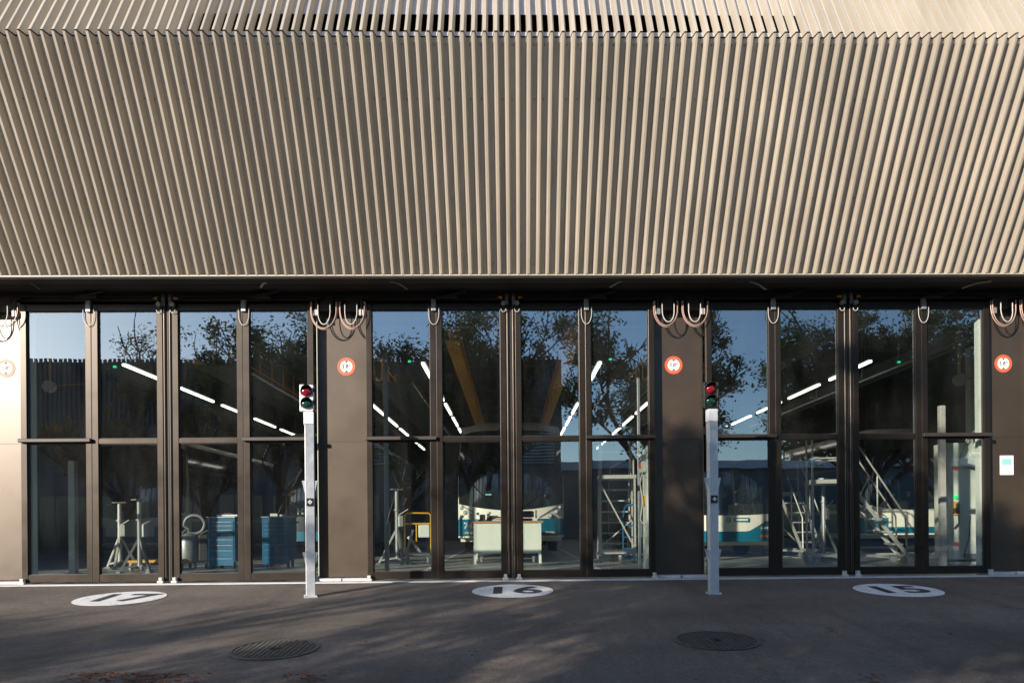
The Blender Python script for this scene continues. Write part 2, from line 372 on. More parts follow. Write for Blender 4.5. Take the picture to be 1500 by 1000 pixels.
for x in (-12.6,-10.1,-7.5,-5.0,-2.5,0,2.5,5.0,7.5,10,12.5): m.box(x-.004, x+.004, YB+DEP+.03, 11.5, ZB-.024, ZB-.02)
m.box(XL, XR, YB+.38, YB+.386, ZB-.026, ZB-.02)
m.build('soffit', M_dark, depot)
m = MB(); m.box(XL, XR, 11.62, 11.80, 4.16, ZB-.022); m.build('header', M_black, depot)
m = MB(); m.box(XL, XR, 11.40, 11.52, 4.245, 4.285); m.box(XL, XR, 11.43, 11.49, 4.285, 4.37)
m.box(XL, XR, 11.36, 11.40, 4.30, 4.312); m.box(XL, XR, 11.44, 11.60, 4.13, 4.20)
m.build('door_track', M_dark, depot)
m = MB(); m.box(XL, XR, 12.35, 12.5, 4.1, ZT-.1); m.box(XL, XR, 11.8, 12.34, 4.18, 4.25); m.build('lintel', M_grey, depot)
# interior shell
m = MB(); m.box(XL, XR, 41.7, 42, 0, 7); m.build('rear_wall', M_grey, depot)
m = MB(); m.box(XL, XL+.2, 11.9, 41.6, 0, ZT-.1); m.build('side_wall', M_grey, depot)
m = MB(); m.box(XR-.2, XR, 11.9, 41.6, 0, ZT-.1); m.build('side_wall', M_grey, depot)
m = MB(); m.box(XL, XR, 12.5, 41.7, 6.35, 6.5)
for i in range(13): m.box(XL+.2, XR-.2, 13+i*2.25, 13.16+i*2.25, 6.0, 6.35)
m.build('ceiling', M_ceil, depot)
for x in (-11.2, -7.4, -5.6, -3.2, 3.3, 5.7, 7.5, 10.9):
    m = MB(); m.box(x-.16, x+.16, 13, 41, 5.15, 5.45); m.build('duct', M_grey if abs(x) > 7 else M_ceil, depot)

BAY = 5.16
bays = [(-2*BAY, '18'), (-BAY, '17'), (0, '16'), (BAY, '15'), (2*BAY, '14')]
piers = [-1.5*BAY, -.5*BAY, .5*BAY, 1.5*BAY]
HW = 2.185                                         # half width of a door
for px in piers:
    w = BAY/2 - HW - .005
    m = MB(); m.cbox((px, 11.60, 2.07+.03), (2*w-.01, .05, 4.08), .004)
    m.build('pier_panel', M_panel, depot)
    m = MB(); m.box(px-w, px-.012, 11.40, 11.565, .012, .05); m.box(px+.012, px+w, 11.40, 11.565, .012, .05); m.build('pier_base', M_conc, depot)
    m = MB(); m.box(px-w-.02, px+w+.02, 11.635, 11.74, 0, 4.16); m.build('pier', M_wall, depot)
    m = MB(); m.box(px-w+.01, px+w-.01, 11.571, 11.574, 2.135, 2.139); m.build('panel_joint', M_black, depot)
for sx in (-1, 1):
    for k in (2, 3):
        xx = sx*(k*BAY+BAY/2); 
    m = MB(); m.box(-15 if sx<0 else 12.52, -12.52 if sx<0 else 15, 11.58, 11.66, 0, 4.2); m.build('side_panel', M_panel, depot)

# door leaves: frame, two panes each, bar, seals and floor guides
def leaf(xc, k, seedv):
    """k = 0..3 from the left; the leaf is built at its own place on the facade"""
    rnd = random.Random(seedv)
    x0, x1 = [(-HW, -1.135), (-1.125, -.072), (.072, 1.125), (1.135, HW)][k]
    x0 += xc; x1 += xc; w = .088; zt, zb, zm = 4.20, .035, 2.145
    jut = 0.0
    y0, y1 = YD-.035+jut, YD+.035+jut
    f = MB()
    f.cbox(((x0+w/2), YD, (zt+zb)/2), (w, .07, zt-zb), .004); f.cbox((x1-w/2, YD, (zt+zb)/2), (w, .07, zt-zb), .004)
    f.cbox(((x0+x1)/2, YD+.002, zb+.055), (x1-x0-2*w, .062, .11), .003); f.cbox(((x0+x1)/2, YD+.002, zt-.05), (x1-x0-2*w, .062, .10), .003)
    f.cbox(((x0+x1)/2, YD+.002, zm), (x1-x0-2*w, .062, .075), .003)
    fr = f.build('door_leaf', M_bronze, depot)
    for a, b in ((zb+.11, zm-.0375), (zm+.0375, zt-.10)):
        g = MB(); e = [rnd.uniform(-.0016,.0016) for _ in range(3)]
        xx0, xx1 = x0+w, x1-w
        g.add([(xx0, YD+.01+e[0], a), (xx1, YD+.01+e[1], a), (xx1, YD+.01+e[1]+e[2], b), (xx0, YD+.01+e[0]+e[2], b)], [(0,1,2,3)])
        g.build('glass_pane', M_glass, fr)
        q = MB()
        for (p0, p1, q0, q1) in ((xx0-.003, xx0+.009, a, b), (xx1-.009, xx1+.003, a, b), (xx0+.009, xx1-.009, a-.003, a+.009), (xx0+.009, xx1-.009, b-.009, b+.003)):
            q.box(p0, p1, YD-.012, YD+.024, q0, q1)
        q.build('gasket', M_black, fr)
    if k in (0, 3):
        g = MB(); g.cbox(((x0+x1)/2, YD-.075, zm+.012), (x1-x0+.02, .05, .055), .008)
        g.box(x0+.02, x0+.05, YD-.05, YD-.03, zm-.01, zm+.03); g.box(x1-.05, x1-.02, YD-.05, YD-.03, zm-.01, zm+.03); g.build('push_bar', M_dark, fr)
        xs = x1+.004 if k == 0 else x0-.004
        g = MB(); g.box(xs-.012, xs+.012, YD-.03, YD+.03, zb, zt); g.build('seal', M_black, fr)
    else:
        xs = x1 if k == 1 else x0; s = 1 if k == 1 else -1
        g = MB(); g.tube([(xs+s*.030, YD-.015, zb), (xs+s*.030, YD-.015, zt)], .029, 14); g.build('finger_guard', M_bronze, fr, smooth=True)
        g = MB(); g.box(min(xs+s*.055, xs+s*.071), max(xs+s*.055, xs+s*.071), YD-.02, YD+.03, zb, zt); g.build('seal', M_black, fr)
    xs = x0+.03 if k in (0,2) else x1-.03
    g = MB(); g.cbox((xs, YD-.07, .055), (.05, .07, .085), .006); g.cbox((xs, YD-.09, .03), (.085, .05, .035), .004); g.build('floor_guide', M_cablew, fr)
    if k in (0, 3):
        xs = x1-.02 if k == 0 else x0+.02
        g = MB(); g.cbox((xs, YD-.055, 4.16), (.07, .05, .17), .004); g.build('hinge_block', M_steeld, fr)
        loop = [(xs - .078*math.cos(t), YD-.06, 4.04 - (.17*math.sin(t) if math.sin(t) > 0 else 0)) for t in [PI*j/16 for j in range(17)]]
        g = MB(); g.tube([(loop[0][0], YD-.06, 4.13)] + loop + [(loop[-1][0], YD-.06, 4.13)], .0055, 6); g.build('sensor_cable', M_cablew, fr, smooth=True)
    else:
        xs = x1-.03 if k == 1 else x0+.03; s = 1 if k == 1 else -1
        g = MB(); g.lathe([(0,-.03),(.035,-.03),(.035,.03),(0,.03)], (xs, YD-.08, 4.18), 'y', 14); g.cbox((xs+s*.05, YD-.02, 4.25), (.05,.06,.16), .004); g.build('roller', M_steeld, fr)
        g = MB(); g.prism([(xs-s*.09, 4.27), (xs-s*.02, 4.25), (xs-s*.02, 4.29)], YD-.09, YD-.07); g.build('marker', M_orange, fr)
        g = MB(); g.tube([(xs - .035*math.cos(t), YD-.07, 4.10-.045*math.sin(t)) for t in [PI*j/10 for j in range(11)]], .0055, 6); g.build('sensor_cable', M_cablew, fr, smooth=True)
i = 0
for xc, num in bays:
    for k in range(4): leaf(xc, k, 11*i+3); i += 1
# cable loops over each pier, carriers and drive arms
for px in piers:
    for s in (-1, 1):
        xa, xb = px + s*(.04+rnd.uniform(-.015,.02)), px + s*(.41+rnd.uniform(-.02,.015))
        def lp(x0, x1, z0, drop, y):
            return [(x0, y, z0+.12)] + [(x0+(x1-x0)*(.5-.5*math.cos(t)), y - .015*math.sin(t), z0 - drop*math.sin(t)) for t in [PI*j/22 for j in range(23)]] + [(x1, y, z0+.12)]
        m = MB(); j = rnd.uniform(-.03,.03); m.tube(lp(xa, xb, 4.08, .25+j, 11.30), .007, 8); m.tube(lp(xa-s*.012, xb+s*.016, 4.08, .265+j, 11.32), .008, 8); m.build('door_cable', M_copper, depot, smooth=True)
        m = MB(); m.tube(lp(px+s*.11, px+s*.29, 4.04, .18+rnd.uniform(-.03,.03), 11.27), .0075, 8); m.build('sensor_cable', M_cablew, depot, smooth=True)
        m = MB(); m.cbox((px+s*.34, YD-.06, 4.05), (.07,.05,.09), .005); m.build('cable_connector', M_cablew if s > 0 else M_steeld, depot)
        m = MB(); m.box(px+s*.34-.10, px+s*.34+.10, 11.33, 11.38, 4.26, 4.28); m.box(px+s*.34-.02, px+s*.34+.02, 11.34, 11.37, 4.10, 4.26); m.cbox((px+s*.2, 11.45, 4.2), (.2,.14,.22), .01); m.build('cable_carrier', M_dark, depot)
def arm(x0, y0p, x1, y1p, mm, Y=11.0):
    a, b = at(x0, y0p, Y), at(x1, y1p, Y-.08); c = (a+b)/2 + Vector((0,0,.018))
    m = MB(); m.bar(a, c, .03, .012); m.bar(c, b, .034, .014); m.cbox((b.x, b.y, b.z+.01), (.05,.04,.05), .004)
    m.tube([b+Vector((-.03,0,.02)), b+Vector((-.03,0,.07))], .008); m.tube([b+Vector((.0,0,.02)), b+Vector((.0,0,.07))], .008)
    m.build('opener_arm', mm, depot)
arm(382, 421, 388, 414, M_clad); arm(893, 421, 917, 410, M_clad); arm(1410, 422, 1449, 412, M_clad)  # tan colour stands in for sunlight caught on these arms
for x in (37, 575, 1100): arm(x+22, 424, x, 412, M_steeld)  # duller grey puts the shadow over these arms into their colour
for x in (640, 858, 1130, 1350, 110, 365):
    a = at(x, 436, 11.3); m = MB(); m.bar(a, a+Vector((.45,-.05,.08)), .03, .02); m.cbox((a.x+.2, a.y+.02, a.z+.02), (.24,.08,.05), .006); m.build('drive_lever', M_dark, depot)

# ------------------------------------------------------------------ signs and notice
sign_labels = ['round red height limit sign cut by the frame edge on the glaring left pier',
               'round red height limit sign on the pier behind the sunlit signal post',
               'round red height limit sign on the pier left of the shaded signal post',
               'round red height limit sign on the far right pier above a paper notice']
for px, lab in zip(piers, sign_labels):
    zc = 3.285; t = thing('height_limit_sign', lab, 'sign', (px - math.copysign(.06, px), 11.573, zc), 0, 'height limit signs on the piers')
    m = MB(); m.lathe([(0,0),(.137,0),(.137,-.004),(0,-.004)], (0,0,0), 'y', 40); m.build('disc', M_red, t)
    m = MB(); m.lathe([(0,-.0042),(.092,-.0042),(.092,-.006),(0,-.006)], (0,0,0), 'y', 36); m.build('face', M_signw, t)
    m = MB(); m.prism([(-.03,.088),(.03,.088),(0,.055)], -.0085, -.0062); m.prism([(-.03,-.088),(0,-.055),(.03,-.088)], -.0085, -.0062)
    m.mesh(text_xz('3.8', .082, -.018, -.0075, 0, .002)); m.mesh(text_xz('m', .05, .054, -.0075, .018, .001)); m.build('lettering', M_ink, t)
p = at(1474.5, 681, 11.573)
t = thing('paper_notice', 'white paper notice with teal panel taped to the right pier', 'notice', (p.x, 11.573, p.z))
m = MB(); m.box(-.107,.107,-.003,0,-.15,.15); m.build('sheet', M_paper, t)
m = MB(); m.box(-.075,.075,-.0045,-.0031,.005,.10); m.build('picture', M_teal, t)
m = MB()
for z, w in ((.125,.08),(-.03,.075),(-.05,.07),(-.07,.075),(-.10,.03),(-.12,.03)): m.box(-w,w,-.0045,-.0031,z-.004,z+.004)
m.build('text_lines', M_pink, t)

# ------------------------------------------------------------------ painted numbers, manholes, leaves
tilt = math.atan(SLOPE)
def on_slope(o, p): o.location = p; o.rotation_euler = (tilt, 0, 0)
for (x, y), num, lab in (((176.5,876),'17','white painted oval with black 17 on the asphalt at left'), ((751,865),'16','white painted oval with black 16 on the asphalt in the middle'), ((1315,864),'15','white painted oval with black 15 on the asphalt at right')):
    p = on_yard(x, y); t = thing('floor_number', lab, 'road marking', p, 0, 'painted bay numbers in front of the doors'); on_slope(t, p)
    m = MB(); m.lathe([(.555,.004),(.553,.006),(0,.006)], (0,0,0), 'z', 72); m.build('disc', M_white, t)
    me = text_mesh(num, .80, .020)
    me.transform(Matrix.Translation((0,0,.0095)) @ Matrix.Diagonal((1.02,1,1,1)))
    m = MB(); m.mesh(me); m.build('digits', M_ink, t)
for (x, y), rad, lab in (((402,951),.40,'round cast iron manhole cover in the asphalt, left and nearer one'), ((1050,938),.40,'round cast iron manhole cover in the asphalt, right one')):
    p = on_yard(x, y); t = thing('manhole_cover', lab, 'manhole cover', p, 0, 'manhole covers in the yard'); on_slope(t, p)
    m = MB(); m.lathe([(rad-.03,.003),(rad-.03,.012),(rad,.012),(rad,.003)], (0,0,0), 'z', 48); m.build('frame_ring', M_iron, t)
    m = MB(); m.lathe([(rad-.036,.003),(rad-.036,.006),(0,.006)], (0,0,0), 'z', 48); n = 17; st = 2*rad/n
    for i in range(n):
        for j in range(n):
            u, v = (i-n/2+.5)*st, (j-n/2+.5)*st
            if math.hypot(u,v) < rad-.055 and math.hypot(u,v) > .05: m.box(u-.014,u+.014,v-.014,v+.014,.006,.014)
    m.build('lid', M_iron, t)
    m = MB(); m.lathe([(.045,.006),(.045,.018),(.03,.018),(.028,.010),(0,.010)], (0,0,0), 'z', 20); m.build('lift_socket', M_black, t)
m = MB(); rnd = random.Random(21)
for (x0, x1, y0, y1, n) in ((78,318,985,1000,330),(410,485,985,999,70),(1255,1300,986,1000,26),(1200,1230,918,928,16),(1380,1410,925,932,6),(0,1500,880,1000,60)):
    for _ in range(n):
        p = on_yard(rnd.triangular(x0,x1), rnd.uniform(y0,y1)); a = rnd.uniform(0,PI*2); l, w = rnd.uniform(.010,.026), rnd.uniform(.006,.013); h = rnd.uniform(.003,.012)
        c, s = math.cos(a), math.sin(a)
        m.add([(p.x-c*l,p.y-s*l,p.z+.003),(p.x+s*w,p.y-c*w,p.z+h),(p.x+c*l,p.y+s*l,p.z+.004),(p.x-s*w,p.y+c*w,p.z+h*.6)], [(0,1,2,3)])
tag(m.build('fallen_leaves', M_leafd), 'dry reddish brown leaves scattered on the asphalt', 'fallen leaves', kind='stuff')

# ------------------------------------------------------------------ signal posts
def signal_post(x, y, rz, lab, mhead):
    p = on_yard(x, y); t = thing('signal_post', lab, 'traffic light', p, rz, 'signal posts in front of the piers')
    m = MB(); m.cbox((0,0,1.13), (.118,.118,2.26), .006); m.build('pole', M_steel, t)
    m = MB(); m.box(-.085,.085,-.085,.085,-.03,.010)
    for sx in (-1,1):
        for sy in (-1,1): m.lathe([(.011,.010),(.011,.022),(0,.022)], (sx*.072, sy*.072, 0), 'z', 6)
    m.build('base_plate', M_steel, t)
    for z in (1.36, .42):
        for s in (-1, 1):
            m = MB(); m.prism([(s*.060, z), (s*.098, z+.165), (s*.060, z+.165)], -.05, -.045); m.prism([(s*.060, z), (s*.098, z+.165), (s*.060, z+.165)], .045, .05)
            m.box(min(s*.060,s*.098), max(s*.060,s*.098), -.0449, .0449, z+.16, z+.164)
            m.build('wing_bracket', M_steel, t)
    m = MB(); m.cbox((0.0,-.066,1.245), (.088,.03,.10), .006); b = m.build('push_button', M_black, t)
    m = MB(); m.lathe([(.024,-.0835),(.03,-.0835),(.03,-.0815),(.024,-.0815),(.024,-.0835)], (0,0,1.245), 'y', 4); m.build('button_mark', M_pwhite, b)
    m = MB(); m.cbox((-.005,-.005,2.345), (.128,.125,.165), .008); m.build('junction_box', M_pwhite, t)
    m = MB(); m.tube([(.05,-.03,2.43),(.075,-.02,2.47),(.06,.0,2.50)], .012, 8); m.build('cable_entry', M_black, t, smooth=True)
    h = MB(); h.cbox((-.03,.02,2.612), (.175,.11,.345), .010); hd = h.build('signal_head', mhead, t)
    m = MB(); m.cbox((.066,.02,2.612), (.03,.15,.34), .008); m.build('back_housing', M_black, hd)
    for z, mm in ((2.692, M_redl), (2.530, M_grnl)):
        m = MB(); m.lathe([(.068,-.036),(.064,-.058),(.047,-.074),(.021,-.083),(0,-.085)], (-.035,0,z), 'y', 24); m.build('lens', mm, hd, smooth=True)
        m = MB(); vs = []; fs = []; n = 20
        for j in range(n+1):
            q = R(-32) + R(244)*j/n; top = max(0, math.sin(q))
            for yy in (-.036, -.058 - .085*top**.7):
                for rr in (.073, .0765): vs.append((-.035+rr*math.cos(q), yy, z+rr*math.sin(q)))
        for j in range(n):
            o = j*4
            fs += [(o,o+4,o+6,o+2),(o+1,o+3,o+7,o+5),(o+2,o+6,o+7,o+3)]
        m.add(vs, fs); m.build('visor', M_black, hd, smooth=True)
    return t
signal_post(455, 873.5, R(16), 'galvanised signal post with red and green lamps before the door 17 and 16 pier, sunlit', M_pwhite)
signal_post(1045, 869, R(4), 'galvanised signal post with red and green lamps near the 15 doors, in bluish shade', M_black)  # white head coloured black, standing in for shade and covering visors

# ------------------------------------------------------------------ lamps in the hall
def lamp(x, y, z, lab):
    t = thing('ceiling_lamp', lab, 'lamp', (x, y, z), 0, 'fluorescent lamps hung in rows in the hall')
    m = MB(); m.cbox((0,1.2,0), (.075,2.4,.055), .01); m.build('diffuser', M_tube, t)
    m = MB(); m.box(-.065,.065,0,2.4,.036,.09); m.bar((0,.3,.09),(0,.3,6.0-z),.012); m.bar((0,2.1,.09),(0,2.1,6.0-z),.012); m.build('housing', M_steeld, t)
rows = [(-9.4,'row over the far left bus'),(-4.55,'row over the two blue cabinets'),(-2.15,'row left of the bus behind the bench'),(2.2,'row right of the bus behind the bench'),(4.5,'row above the ladder of door 16'),(8.9,'row behind the 15 doors')]
ordn = ['nearest','second','third','fourth','fifth','sixth','farthest']
for x, nm in rows:
    for i in range(7):
        lamp(x, 18.4+i*3.1, 4.80, 'white tube lamp, %s of the %s' % (ordn[i], nm))

# ------------------------------------------------------------------ buses
def strip(m, xs, zb, zt, yf, off, nz=4):
    """patch of the bus front between the curves zb(x) and zt(x), off in front of the shell"""
    vs = []; fs = []; n = len(xs)
    for j in range(nz+1):
        for x in xs:
            z = zb(x) + (zt(x)-zb(x))*j/nz
            vs.append((x, yf(x,z)-off, z))
    for j in range(nz):
        for i in range(n-1): fs.append((j*n+i, j*n+i+1, (j+1)*n+i+1, (j+1)*n+i))
    m.add(vs, fs)
def bus(loc, lab, style, number=None, name_text=None):
    t = thing('bus', lab, 'bus', loc, 0, 'buses parked in the hall'); W = 1.27; LEN = 12.0
    def yf(x, z):
        u = min(1, abs(x)/W); y = .30*u**2.6 + .14*u**9
        if z > 1.1: y += .10*(z-1.1)**1.3
        if z > 2.75: y += .55*(z-2.75)**1.6
        return y
    xs = [W*math.sin(PI/2*(i/12-1)) if False else -W + 2*W*i/24 for i in range(25)]
    zs = [.42,.6,.85,1.05,1.2,1.5,1.9,2.3,2.7,2.85,3.0,3.1]
    m = MB(); vs = []; fs = []; n = len(xs)
    def wscale(z): return 1.0 if z < 2.0 else 1 - .055*(z-2.0)
    for z in zs:
        for x in xs: vs.append((x*wscale(z), yf(x,z), z))
    for j in range(len(zs)-1):
        for i in range(n-1): fs.append((j*n+i, j*n+i+1, (j+1)*n+i+1, (j+1)*n+i))
    m.add(vs, fs)
    for s in (-1, 1):                                        # sides back to the tail
        v2 = []
        for z in zs: v2 += [(s*W*wscale(z), yf(W,z), z), (s*W*wscale(z), LEN, z)]
        m.add(v2, [(2*j, 2*j+1, 2*j+3, 2*j+2) for j in range(len(zs)-1)])
    w1 = W*wscale(3.1)                                       # roof and tail
    for i in range(n-1):
        a, b = xs[i]*wscale(3.1), xs[i+1]*wscale(3.1)
        m.add([(a, yf(xs[i],3.1), 3.1), (b, yf(xs[i+1],3.1), 3.1), (b, LEN, 3.13), (a, LEN, 3.13)], [(0,1,2,3)])
    m.add([(-W,LEN,.42),(W,LEN,.42),(w1,LEN,3.1),(-w1,LEN,3.1)], [(0,1,2,3)])
    m.box(-W+.05, W-.05, .5, LEN-.1, .32, .42)
    m.build('body', M_cream if style != 'dark' else M_navy, t, smooth=True)
    # roof fairing
    m = MB(); prof = []
    for i in range(21):
        x = -1.14 + 2.28*i/20; u = abs(x)/1.14; prof.append((x, 3.02 + .21*(1-u**6)))
    vs = []; nn = len(prof)
    for y, k in ((.42,.0),(.55,.8),(.9,1.0),(3.2,1.0),(3.4,0)):
        for x, z in prof: vs.append((x, y + .22*(abs(x)/1.14)**3*(1 if y < 1 else 0), 3.02+(z-3.02)*k if k else 3.0))
    fs = [(j*nn+i, j*nn+i+1, (j+1)*nn+i+1, (j+1)*nn+i) for j in range(4) for i in range(nn-1)]
    m.add(vs, fs); m.build('roof_fairing', M_cream, t, smooth=True)
    # windscreen
    if style == 'curved':
        zlow = lambda x: 1.06 + .17*(abs(x)/W)**1.8
    else:
        zlow = lambda x: 1.04 + .05*(abs(x)/W)**2
    ztop = lambda x: 2.97 - .10*(abs(x)/W)**5
    xw = [x*.985 for x in xs]
    m = MB(); strip(m, xw, zlow, ztop, lambda x,z: yf(x,z), .012, 8)
    m.v = [Vector((v.x*wscale(v.z), v.y, v.z)) for v in m.v]
    ws = m.build('windscreen', M_bglass, t, smooth=True)
    m = MB(); strip(m, [x*.8 for x in xs], lambda x: 2.62, lambda x: 2.88, yf, .02, 2); m.build('destination_display', M_black, t, smooth=True)
    # blue lower panel
    m = MB()
    if style == 'curved':
        strip(m, [-W + (W-.62)*i/8 for i in range(9)], lambda x: .46, lambda x: .86 , yf, .010, 3)
        strip(m, [.62 + (W-.62)*i/8 for i in range(9)], lambda x: .46, lambda x: .86, yf, .010, 3)
        strip(m, [-.62 + 1.24*i/8 for i in range(9)], lambda x: .46, lambda x: .62, yf, .010, 3)
    else:
        strip(m, xs, lambda x: .42, lambda x: .66 + .24*max(0, min(1, (abs(x)-.5)/.45)), yf, .010, 4)
    m.build('lower_panel', M_bblue, t, smooth=True)
    m = MB()
    for s in (-1, 1): m.box(s*W-.006 if s>0 else -W-.006, s*W+.006 if s>0 else -W+.006, .75, LEN-.3, .45, .98)
    m.build('side_stripe', M_bblue, t)
    for s in (-1, 1):
        m = MB(); zz = [1.08,1.2,1.5,1.9,2.3,2.7,2.85,2.98]
        m.add([(s*(W*wscale(z)+.010), y, z) for z in zz for y in (.62, LEN-.4)], [(2*j,2*j+1,2*j+3,2*j+2) for j in range(len(zz)-1)]); m.build('side_window', M_bglass, t, smooth=True)
        for yy in (2.6, 8.6):
            m = MB(); m.lathe([(.0,-.14),(.28,-.14),(.46,-.12),(.48,-.06),(.48,.10),(0,.10)], (s*(W-.16), yy, .48), 'x', 24); m.build('wheel', M_tyre, t, smooth=True)
        if style == 'curved':
            for (x, z, r) in ((1.17,1.13,.045),(1.08,1.02,.055),(.93,.93,.06)):
                m = MB(); m.lathe([(r,.02),(r,-.012),(r*.8,-.03),(0,-.035)], (s*x, yf(x,z)-.012, z), 'y', 18); hl = m.build('headlight', M_steeld, t, smooth=True)
                m = MB(); m.lathe([(r*.7,-.03),(r*.5,-.045),(0,-.05)], (s*x, yf(x,z)-.012, z), 'y', 18); m.build('lens', M_lens, hl, smooth=True)
            m = MB()
            strip(m, [s*(.66 + .52*i/6) for i in range(7)], lambda x: .87+.30*(abs(x)-.66)/.52*1.0, lambda x: .90+.31*(abs(x)-.66)/.52, yf, .016, 1); m.build('trim_line', M_steeld, t)
            m = MB(); strip(m, [s*(.80 + .30*i/5) for i in range(6)], lambda x: .51, lambda x: .56, yf, .018, 1); m.build('fog_lamp', M_lens, t)
        else:
            m = MB(); strip(m, [s*(.80 + .30*i/5) for i in range(6)], lambda x: .67, lambda x: .79, yf, .020, 2); hl = m.build('headlight', M_steeld, t, smooth=True)
            for k in range(4): 
                q = MB(); xx = s*(.84+.07*k); q.lathe([(.03,-.03),(.02,-.045),(0,-.048)], (xx, yf(xx,.73), .73), 'y', 14); q.build('lens', M_lens, hl, smooth=True)
            m = MB(); strip(m, [s*(.80 + .32*i/5) for i in range(6)], lambda x: .515, lambda x: .57, yf, .020, 1); m.build('indicator', M_amber, t)
        # mirror arms
        m = MB(); m.tube([(s*1.05, .35, 2.85), (s*1.22, .0, 2.75), (s*1.28,-.18,2.5), (s*1.26,-.2,2.2)], .018, 6); m.cbox((s*1.25,-.2,2.05), (.16,.10,.36), .03); m.build('mirror', M_black, t, smooth=True)
    m = MB()
    for s in (-1, 1): m.tube([(s*.25, yf(.25,1.15)-.05, 1.12), (s*.70, yf(.7,1.45)-.03, 1.45), (s*.95, yf(.95,1.8)-.03, 1.75)], .012, 5)
    m.build('wiper', M_black, t)
    m = MB(); m.tube([(-.95, .48, 1.35), (-.93, .52, 2.35)], .02, 6); m.tube([(.85, .5, 1.35), (.80, .55, 2.1), (.72,.55,2.6)], .016, 6); m.build('handrail', M_alu, t)
    if style == 'curved':
        m = MB(); m.box(-.16,-.08, yf(.1,1.45)-.02, yf(.1,1.45)-.016, 1.40, 1.53); m.build('pass_card', M_yellow, t)
        m = MB(); m.box(-.60,-.46, yf(.5,1.42)-.02, yf(.5,1.42)-.016, 1.42, 1.45); m.build('green_tag', M_teal, t)
    if style == 'dark':
        m = MB()
        for k in range(2): m.box(-.70+k*.12,-.60+k*.12, yf(.6,1.6)-.02, yf(.6,1.6)-.016, 1.55, 1.66)
        m.build('pass_card', M_yellow, t)
    if style == 'logo':
        m = MB(); y = yf(.35, .93)-.02
        m.tube([(.02,y,.93)]+[(.02+.05*math.cos(q),y,.93+.05*math.sin(q)) for q in [2*PI*k/14 for k in range(15)]], .012, 5)
        m.cbox((.33,y+.004,.93), (.36,.012,.10), .004); m.build('emblem', M_bblue, t)
        m = MB(); m.cbox((.33,y-.004,.93), (.29,.008,.04), .002); m.build('emblem_bar', M_cream, t)
        m = MB(); m.cbox((-.15,.55,1.62), (.30,.25,.22), .05); m.build('steering_column', M_cream, t)
    if number:
        m = MB(); m.mesh(text_xz(number, .20, -1.02, yf(.95,.72)-.03, .70, .006)); m.build('fleet_number', M_signw, t)
    if name_text:
        m = MB(); m.mesh(text_xz(name_text, .20, -.26, yf(.1,1.15)-.03, 1.17, .010)); m.build('lettering', M_signw, t)
    return t
bus((-9.75, 19.3, .0), 'cream and blue bus far left behind the grey tripod stands', 'curved')
bus((-4.92, 19.0, .05), 'bus with dark front standing behind the two blue tool cabinets', 'dark', None, 'HESS')
bus((-.02, 17.65, .12), 'cream and blue bus behind the workbench, fleet number at its corner', 'curved', '74')
bus((5.05, 17.5, -.02), 'cream and blue bus with oval emblem behind the right signal post', 'logo')
bus((10.25, 19.0, .08), 'cream and blue bus at far right behind the leaning ladder and control cabinet', 'curved')

# ------------------------------------------------------------------ workshop furniture
def castor(m, x, y, r=.06):
    m.lathe([(0,-.018),(r,-.018),(r,.018),(0,.018)], (x, y, r), 'x', 16); m.box(x-.03,x+.03,y-.03,y+.03,2*r-.005,2*r+.02); m.box(x-.026,x-.02,y-.02,y+.02,r*.6,2*r); m.box(x+.02,x+.026,y-.02,y+.02,r*.6,2*r)
def castors(t, pts, r=.06, mm=None):
    for x, y in pts:
        q = MB(); castor(q, x, y, r); q.build('castor', mm or M_steeld, t)
def tool_cabinet(x, y, lab, rz, h=1.03, w=.58):
    p = on_floor(x, y); t = thing('tool_cabinet', lab, 'tool cabinet', p, rz, 'blue drawer cabinets on castors'); d = .5
    m = MB(); m.cbox((0,0,(h+.15)/2), (w, d, h-.15), .01); m.build('carcass', M_blue, t)
    z = h - .07
    for hh in (.075,.085,.085,.11,.11,.11,.16,.16):
        q = MB(); q.cbox((0,-d/2-.008,z-hh/2), (w-.05,.014,hh-.012), .004); dr = q.build('drawer', M_blue, t)
        q = MB(); q.box(-w/2+.06, w/2-.06, -d/2-.024, -d/2-.0155, z-.018, z-.011); q.build('handle', M_steeld, dr); z -= hh
    m = MB(); m.cbox((0,0,h+.012), (w+.03,d+.03,.025), .006); m.build('top', M_steeld, t)
    m = MB(); m.bar((w/2+.05,-.2,h-.1),(w/2+.05,.2,h-.1),.025); m.bar((w/2,-.2,h-.1),(w/2+.05,-.2,h-.1),.02); m.bar((w/2,.2,h-.1),(w/2+.05,.2,h-.1),.02); m.build('push_handle', M_black, t)
    castors(t, [(-w/2+.07,-.17),(w/2-.07,-.17),(-w/2+.07,.17),(w/2-.07,.17)], .058, M_black); return t
tc1 = tool_cabinet(334, 832, 'blue drawer cabinet with papers on top, left of the pair', R(-8))
tc2 = tool_cabinet(410, 830, 'blue drawer cabinet near the signal post, right of the pair', R(2))
def rag(p, col, lab, sd):
    rnd = random.Random(sd); m = MB(); n = 7; vs = []
    for j in range(n):
        for i in range(n): vs.append(((i-3)*.05+rnd.uniform(-.01,.01), (j-3)*.05+rnd.uniform(-.01,.01), .008+.06*rnd.random()*max(0,1-math.hypot(i-3,j-3)/4)))
    m.add(vs, [(j*n+i,j*n+i+1,(j+1)*n+i+1,(j+1)*n+i) for j in range(n-1) for i in range(n-1)])
    m.add([(v[0],v[1],.002) for v in vs], [(j*n+i,(j+1)*n+i,(j+1)*n+i+1,j*n+i+1) for j in range(n-1) for i in range(n-1)])
    tag(m.build('cleaning_rag', col, loc=p, smooth=True), lab, 'rag')
c1 = tc1.location
rag((c1.x-.02, c1.y, 1.055), M_pink, 'crumpled reddish rag on the left blue cabinet', 4)
